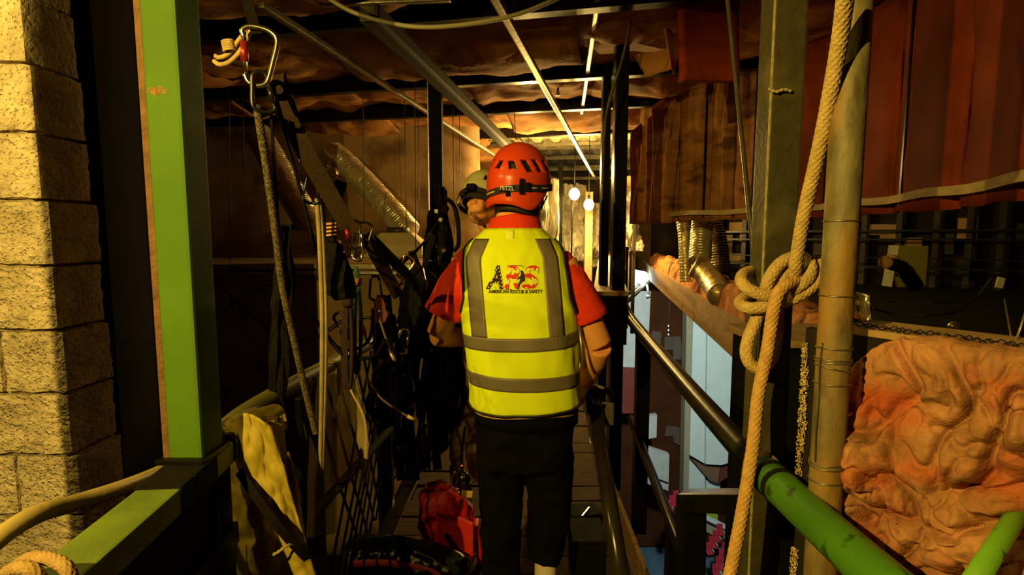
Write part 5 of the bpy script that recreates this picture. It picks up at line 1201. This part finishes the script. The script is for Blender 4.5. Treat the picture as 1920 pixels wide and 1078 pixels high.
# red pulley
t_ = thing('rescue_pulley', 'dark red pulley hanging under a dark carabiner', 'pulley', at(714, 605, 1.95))
c_ = at(714, 580, 1.95)
for dy in (-.014, .014): part(t_, 'side_plate', MB().rings([(c_.x, c_.y, 0, 1, 1)], 3, False) if False else MB().prism([c_ + V((.034 * math.sin(a) * (1 if math.cos(a) < 0 else .6), dy - .002, .050 * -math.cos(a) * (-1) - .0)) for a in [2 * math.pi * k / 20 for k in range(20)]], (0, .004, 0)), mat('pulley_red', (.10, .012, .008), rough=.6))
part(t_, 'sheave', MB().tube([c_ + V((0, -.010, -.006)), c_ + V((0, .010, -.006))], .024, 18), M_dark)
part(t_, 'axle', MB().tube([c_ + V((0, -.020, -.006)), c_ + V((0, .020, -.006))], .007, 10), M_alu)
# rope bunches
for j, (x, y0, y1, d, m, lab) in enumerate(((668, 500, 690, 1.64, M_cordgreen, 'hank of dark green cord hanging under the gear cluster'), (652, 540, 720, 1.58, M_cordred, 'hank of dark red cord hanging beside the pale tether'), (738, 590, 760, 2.0, M_web, 'hank of black cord hanging below the red pulley'), (800, 640, 850, 2.2, M_web, 'hank of black cord hanging under the harness bag'), (846, 600, 800, 2.45, M_web, 'hank of black cord near the elbow of the yellow-vested person'))):
    t_ = thing('cord_hank', lab, 'cord', at(x, y1, d), 'cord hanks')
    for k in range(6):
        w_ = 10 + 2.2 * k; o = rs.uniform(-3, 3)
        part(t_, 'strand', rope([at(x + o * .3, y0, d), at(x - w_ * .5 + o, (y0 + y1) / 2, d + .012 * k), at(x - w_ * .35 + o, y1 - 8, d + .01 * k), at(x + w_ * .2 + o, y1 + rs.uniform(-8, 6), d + .01 * k), at(x + w_ * .55 + o, (y0 * .4 + y1 * .6), d + .012 * k), at(x + o * .3 + 2, y0 + 4, d + .004)], .0045, 6), m)
    part(t_, 'whipping', MB().tube([at(x, y0 + 22, d - .0), at(x + 1, y0 + 34, d - .0)], .016, 10), mat('hank_tape', (.20, .07, .03), rough=.8) if j == 0 else m)
# loops of cord lying over the lower board
for j, (pts, m, lab) in enumerate((([(560, 560, 1.7), (600, 610, 1.7), (640, 655, 1.7), (690, 640, 1.75), (700, 580, 1.8)], M_web, 'black cord looping low under the pouch'), ([(620, 640, 1.6), (650, 668, 1.6), (700, 668, 1.65), (725, 630, 1.8)], M_web, 'black cord sagging above the olive pipe'), ([(395, 520, 4.27), (470, 590, 4.27), (560, 640, 4.27), (640, 600, 4.27)], M_web, 'black cable sagging across the dusty board'), ([(400, 600, 4.26), (470, 548, 4.26), (560, 520, 4.26), (650, 530, 4.26)], M_web, 'black cable rising across the dusty board'))):
    solo('slack_cord', rope([at(*p) for p in pts], .006), m, lab, 'cord')
# harness webbing hanging in black bunches along the rail
for j, (x, y0, y1, d, n_, lab) in enumerate(((722, 560, 800, 2.05, 5, 'bunch of black harness webbing left of the two sleeved lines'), (768, 620, 900, 2.35, 6, 'bunch of black harness webbing under the harness bag'), (808, 600, 880, 2.5, 6, 'bunch of black harness webbing beneath the harness on the tall post'), (850, 560, 800, 2.62, 5, 'bunch of black harness webbing behind the left elbow of the vested person'))):
    t_ = thing('harness_webbing', lab, 'harness', at(x, y1, d), 'harness webbing on the rail')
    for k in range(n_):
        xx = x + (k - n_ / 2) * 7.5; pts = [at(x + (xx - x) * .4, y0 - 6, d)] + [at(xx + rs.uniform(-9, 9), y0 + (y1 - y0) * q / 5, d + .014 * k) for q in range(1, 6)]
        part(t_, 'strap', strap(spline(pts, 5), rs.uniform(.022, .04), .004, lambda t, k=k: (1, .9 * math.sin(t * 6 + k * 1.9), 0)), M_web)
    for k in range(2):
        c0 = at(x + rs.uniform(-14, 14), y0 + (y1 - y0) * rs.uniform(.3, .9), d - .02)
        part(t_, 'leg_loop', MB().tube([c0 + V((.05 * math.cos(a), .02 * math.sin(2 * a), .075 * math.sin(a))) for a in [2 * math.pi * q / 20 for q in range(20)]], .009, 8, closed=True, flat=(1, 1.8)), M_web)
    part(t_, 'buckle', MB().box(at(x + rs.uniform(-8, 8), (y0 + y1) / 2, d - .03), (.02, .006, .026), Matrix.Rotation(.5 * j, 3, 'Y'), .003), M_alu)
# cord ends with pale sleeves
for pts, lab in (([(700, 560, 1.7), (716, 612, 1.75), (732, 658, 1.8), (740, 676, 1.82)], 'thin line with a pale sleeved end hanging by the net'), ([(690, 712, 1.7), (716, 748, 1.75), (760, 778, 1.82), (779, 788, 1.85)], 'thin line with a pale sleeved end pointing right, lower down')):
    P = [at(*p) for p in pts]; t_ = thing('sleeved_line', lab, 'line', P[-1]); part(t_, 'line', rope(P, .0035), M_ropedark); part(t_, 'sleeve', MB().tube([P[-2].lerp(P[-1], .2), P[-1]], .0062, 8), mat('sleeve_pale', (.62, .45, .18), rough=.5))
# dark post in the middle with hung harnesses
t_ = thing('steel_post', 'tall black post left of the cream helmet hung with harness straps', 'post', (-.535, 3.82, 0))
part(t_, 'post_body', MB().box((-.535, 3.84, 1.32), (.092, .09, 2.64), None, .006), M_blackmatte)
part(t_, 'bright_edge', MB().box((-.582, 3.793, 1.9), (.006, .006, 1.4)), M_galv, 'bright worn corner')
t_ = thing('harness', 'black harness with lanyard loop hung on the tall black post', 'harness', at(822, 620, 2.5))
for k in range(9):
    x0 = 806 + 4.5 * k; pts = [at(x0 * .6 + 822 * .4, 350 + 4 * (k % 3), 2.5 + .01 * k)] + [at(x0 + rs.uniform(-8, 8), 350 + 55 * j, 2.5 + .012 * k) for j in range(1, 6)]
    part(t_, 'strap', strap(spline(pts, 5), .030, .004, lambda t, k=k: (1, .8 * math.sin(t * 7 + k * 1.3), 0)), M_web)
part(t_, 'padding', baked(MB().rings([(at(820, y, 2.52).x, 2.56, at(820, y, 2.52).z, rx, rx * .6) for y, rx in ((372, .02), (392, .045), (430, .05), (480, .06), (540, .075), (600, .06), (640, .03))], 18), 'padding', ORG[t_.name], M_web, .008, 2, disp=.05, dscale=.04), M_web)
part(t_, 'lanyard', rope(A((836, 372, 2.46), (850, 384, 2.44), (858, 412, 2.43), (860, 455, 2.44), (852, 470, 2.46)), .010), M_web)
for k, (x, y) in enumerate(((818, 396), (826, 412), (806, 440), (832, 470))): part(t_, 'buckle', MB().box(at(x, y, 2.44), (.018, .006, .02), Matrix.Rotation(.4 * k, 3, 'Y'), .002), M_dark)

# ================================================================= YELLOW CANVAS over the left rail
M_canvas = mat('yellow_canvas', (.33, .25, .025), (.26, .19, .02), .7, scale=5, bump=.25, bscale=30, c3=(.30, .21, .03), s3=4)
t_ = thing('canvas_bag', 'yellow canvas bag with black straps slung over the left rail', 'canvas bag', at(500, 1078, 1.210))
def fn(u, v):
    yl = 822 + 290 * v; xl = 413 + 14 * v + 4 * math.sin(v * 6); xr = 506 + 95 * v ** .85
    x = xl + (xr - xl) * u; y = yl - 48 * (1 - v) ** 3 * math.sin(math.pi * (.15 + .7 * u)) * 1.0
    d = 1.27 - .085 * min(1, u / .8) + .10 * max(0, u - .8) + .020 * math.sin(u * 9.5 + v * 2.2) * (.4 + .6 * v) + .03 * fbm((u * 2, v * 3, 4), 1.3, 0, 3) + .10 * (1 - v) ** 6 * 0
    return at(x, y, d)
part(t_, 'front_fold', MB().grid(fn, 40, 60, True, thick=.004), M_canvas)
def fn(u, v):
    P = spline(A((408, 818, 1.250), (432, 790, 1.290), (470, 772, 1.340), (520, 762, 1.410)), 10); Q = spline(A((430, 826, 1.210), (470, 812, 1.240), (505, 812, 1.280), (540, 800, 1.340)), 10)
    a, b = P[int(u * 30)], Q[int(u * 30)]; return a.lerp(b, v) + V((0, 0, .022 * math.sin(math.pi * v) + .008 * nz((u * 6, v * 5, 1))))
part(t_, 'rolled_top', MB().grid(fn, 30, 12, True, thick=.004), M_canvas)
def fn(u, v):
    return at(498 + 30 * u + 8 * v * u, 792 + 78 * v - 10 * u, 1.26 + .06 * u - .02 * math.sin(v * 3))
part(t_, 'side_flap', MB().grid(fn, 10, 14, True, thick=.004), M_canvas)
def fn(u, v):
    return at(528 + 46 * v ** .8 + 14 * u * (1 - v), 880 + 200 * v - 34 * u, 1.31 + .05 * u + .02 * math.sin(v * 6 + u * 3))
part(t_, 'back_fold', MB().grid(fn, 12, 24, True, thick=.004), M_canvas)
part(t_, 'strap', strap(spline(A((448, 884, 1.195), (480, 930, 1.160), (520, 985, 1.150), (560, 1030, 1.180), (580, 1050, 1.210)), 8), .020, .004, (.6, .2, .8)), M_web, 'black strap across the front')
part(t_, 'strap', strap(spline(A((486, 806, 1.250), (500, 842, 1.225), (520, 890, 1.210), (545, 940, 1.220)), 8), .012, .004, (.8, .2, .4)), M_web, 'black strap along the fold')
part(t_, 'strap', strap(spline(A((432, 1000, 1.220), (436, 1040, 1.220), (438, 1090, 1.220)), 6), .014, .004, (1, .2, 0)), M_web)
part(t_, 'frayed_seam', MB().tube(spline(A((500, 1046, 1.155), (520, 1036, 1.152), (540, 1022, 1.160), (554, 1022, 1.180)), 8), .0035, 6, disp=lambda i, l, a: 1 + .35 * math.sin(i * 2.3)), M_tether)
part(t_, 'red_stitching', MB().box(at(512, 786, 1.290), (.03, .01, .015), None, .003), M_cordred)
# plastic film over the rail
M_film = mat('plastic_film', (.42, .33, .16), (.34, .26, .12), .35, scale=4, bump=.25, bscale=12, alpha=.6, spec=.5)
t_ = thing('plastic_film', 'murky translucent plastic film draped over the olive pipe', 'plastic film', at(645, 905, 1.70))
def fn(u, v):
    xl = 628 - 10 * v; xr = 660 + 30 * math.sin(v * 1.7) + 6 * v; x = xl + (xr - xl) * u
    return at(x, 684 + 222 * v - 8 * u * (1 - v), 1.72 - .03 * math.sin(u * 6 + v * 3) + .02 * nz((u * 3, v * 4, 2)))
part(t_, 'sheet', MB().grid(fn, 24, 40, True), M_film)
part(t_, 'folded_lip', MB().tube(spline(A((604, 684, 1.70), (622, 679, 1.70), (634, 684, 1.69), (638, 700, 1.69), (638, 740, 1.69)), 6), .012, 10, flat=(1, .5)), mat('film_lip', (.42, .30, .12), rough=.5))
part(t_, 'hem', MB().tube(spline(A((640, 700, 1.69), (662, 740, 1.68), (684, 788, 1.67), (686, 850, 1.67), (676, 902, 1.68)), 6), .0035, 6), mat('film_lip', (.42, .30, .12)))
part(t_, 'pipe_end', MB().tube(A((640, 696, 1.74), (668, 698, 1.72)), .020, 12), mat('film_lip', (.42, .30, .12)))
def fn(u, v): return at(566 + 66 * u, 700 + 300 * v + 10 * (1 - u), 1.62 + .03 * math.sin(u * 8 + v * 2) + .02 * nz((u * 3, v * 3, 6)))
part(t_, 'hanging_sheet', MB().grid(fn, 20, 30, True), mat('plastic_murky', (.12, .08, .035), (.09, .06, .026), .4, scale=4, bump=.3, bscale=10, alpha=.7))

# ================================================================= POLE WITH CLAMP, right of the man
t_ = thing('clamp_pole', 'leaning black tube with a ratchet clamp beside the right leg of the vested person', 'pole', at(1165, 1110, 1.60))
P0, P1 = at(1116, 770, 2.30), at(1172, 1130, 1.62)
part(t_, 'tube', MB().tube([P0, P0.lerp(P1, .5), P1], .030, 20), mat('pole_gloss', (.035, .028, .012), (.025, .02, .01), .22, .2, scale=9))
part(t_, 'clamp_jaw', baked(MB().ell(at(1116, 742, 2.30), (.040, .04, .045)).tube([at(1112, 735, 2.30), at(1116, 775, 2.30)], .038, 14).tube(spline(A((1100, 738, 2.28), (1116, 728, 2.28), (1140, 733, 2.30), (1150, 748, 2.32)), 6), .016, 10), 'clamp_jaw', ORG[t_.name], M_black, .006, 2), M_black)
part(t_, 'clamp_plate', MB().box(at(1139, 776, 2.32), (.055, .02, .10), None, .006), mat('clamp_grey', (.10, .075, .04), rough=.5))
for k in range(4): part(t_, 'clamp_tooth', MB().box(at(1112 + 5 * k, 752 + 1.5 * k, 2.262), (.006, .006, .022)), M_alu)
part(t_, 'clamp_band', MB().tube(spline(A((1098, 740, 2.27), (1104, 728, 2.26), (1118, 724, 2.26), (1132, 728, 2.27)), 6), .006, 8), mat('band_yellow', (.30, .26, .05), rough=.5))

# ================================================================= THINGS ON THE DECK
M_redbag = mat('red_bag_fabric', (.52, .012, .010), (.42, .009, .008), .6, scale=6, bump=.2, bscale=30)
t_ = thing('rope_bag', 'bright red rope bag standing open on the deck', 'bag', atz(835, 1085, 0))
bg = MB(); bp = atz(835, 1080, 0); bx, by = bp.x, bp.y + .14
vs_c = [(.0, .10, .09, 0), (.05, .13, .11, 0), (.15, .135, .115, 0), (.24, .125, .105, -.01), (.31, .105, .085, -.03), (.36, .075, .06, -.05)]
bg.rings([(bx + ox, by, z, rx, ry) for z, rx, ry, ox in vs_c], 26, True, 2.6)
part(t_, 'bag_body', baked(bg, 'bag_body', ORG[t_.name], M_redbag, .007, 3, disp=.05, dscale=.07), M_redbag)
part(t_, 'lid_flap', MB().grid(lambda u, v: V((bx - .04 + .17 * u, by - .125 + .02 * math.sin(u * 3) - .02 * v, .30 - .19 * v - .05 * u + .02 * nz((u * 3, v * 3, 1)))), 14, 14, True, thick=.006), M_redbag)
part(t_, 'collar_fold', MB().grid(lambda u, v: V((bx + .02 + .075 * u, by - .09 + .03 * u, .36 - .10 * v - .04 * u)), 8, 8, True, thick=.006), M_redbag)
part(t_, 'webbing', strap(spline([V((bx - .0, by - .135, .20)), V((bx + .05, by - .145, .13)), V((bx + .13, by - .13, .08))], 6), .02, .004, (.6, 0, .8)), M_web)
t_ = thing('duffel_bag', 'black glossy duffel with red piping lying before the red bag', 'bag', atz(770, 1120, 0))
dbp = atz(770, 1130, 0)
part(t_, 'bag_body', baked(MB().tube(spline([dbp + V((-.30, .14, .10)), dbp + V((-.1, .09, .12)), dbp + V((.10, .04, .11)), dbp + V((.20, -.02, .09))], 6), [.07] + [.11] * 17 + [.08], 18), 'bag_body', ORG[t_.name], M_black, .008, 3, disp=.03, dscale=.07), M_black)
part(t_, 'red_piping', MB().tube(spline([dbp + V((-.24, .02, .16)), dbp + V((-.08, -.015, .185)), dbp + V((.10, -.05, .17)), dbp + V((.19, -.09, .12))], 6), .012, 8, flat=(.5, 1.4)), mat('red_dull', (.30, .03, .02), rough=.7))
part(t_, 'handle', MB().tube(spline([dbp + V((-.26, .12, .20)), dbp + V((-.06, .06, .245)), dbp + V((.10, .0, .23)), dbp + V((.21, -.06, .17))], 6), .016, 10), M_blackmatte)
part(t_, 'zip', MB().tube(spline([dbp + V((.02, -.01, .235)), dbp + V((.10, -.03, .215)), dbp + V((.17, -.06, .18))], 6), .003, 6), M_alu)
solo('red_pouch', MB().box(atz(895, 1078, 0) + V((0, .10, .10)), (.028, .08, .20), Matrix.Rotation(-.12, 3, 'Y'), .01), M_redbag, 'narrow red pouch standing beside the left trouser leg', 'pouch')
t_ = thing('tool_case', 'low black case with a pale zip on the deck right of the legs', 'case', atz(1100, 1100, 0))
cp = atz(1098, 1100, 0)
part(t_, 'case_body', MB().box(cp + V((.02, .12, .09)), (.15, .20, .18), None, .012), M_blackmatte); part(t_, 'lid', MB().box(cp + V((.02, .12, .19)), (.156, .206, .02), None, .006), M_blackmatte); part(t_, 'zip', MB().tube([cp + V((-.05, .02, .203)), cp + V((-.0, .02, .203))], .003, 6), M_alu)
t_ = thing('radio_pack', 'small black pack with a pale stripe lying on the planks beyond the case', 'pack', atz(1098, 1000, 0))
cp = atz(1098, 1004, 0); part(t_, 'pack_body', MB().box(cp + V((0, .08, .05)), (.17, .14, .10), Matrix.Rotation(.15, 3, 'Z'), .012), M_blackmatte); part(t_, 'stripe', MB().bar(cp + V((-.02, .0, .105)), cp + V((.03, .09, .105)), .008, .006), M_alu)
# small tangle of hardware beside the tan trousers
t_ = thing('descender_set', 'dark rigging hardware with a gold cam hanging left of the black trousers', 'hardware', at(868, 960, 2.40))
part(t_, 'body', baked(MB().ell(at(868, 900, 2.42), (.035, .025, .05)).ell(at(860, 930, 2.42), (.03, .02, .03)).ell(at(872, 962, 2.42), (.035, .02, .03)), 'body', ORG[t_.name], M_dark, .006, 2, disp=.03, dscale=.02), M_dark)
part(t_, 'cam', MB().box(at(876, 926, 2.38), (.05, .012, .03), Matrix.Rotation(.15, 3, 'Y'), .004), mat('cam_gold', (.50, .32, .08), rough=.5)); part(t_, 'cam', MB().box(at(849, 934, 2.39), (.025, .012, .016), None, .004), mat('cam_gold', (.5, .32, .08)))
part(t_, 'link', MB().tube(spline(A((846, 905, 2.39), (852, 885, 2.39), (858, 895, 2.39), (850, 918, 2.39)), 6, True), .004, 8, closed=True), M_alu); part(t_, 'red_lamp', MB().ell(at(866, 873, 2.39), (.004, .004, .004), 8, 6), mat('led_red', (.6, .02, .03), emit=(1, .1, .15), estr=1.0))
part(t_, 'lanyard', rope(A((872, 800, 2.45), (866, 850, 2.43), (868, 900, 2.41)), .006), M_web)
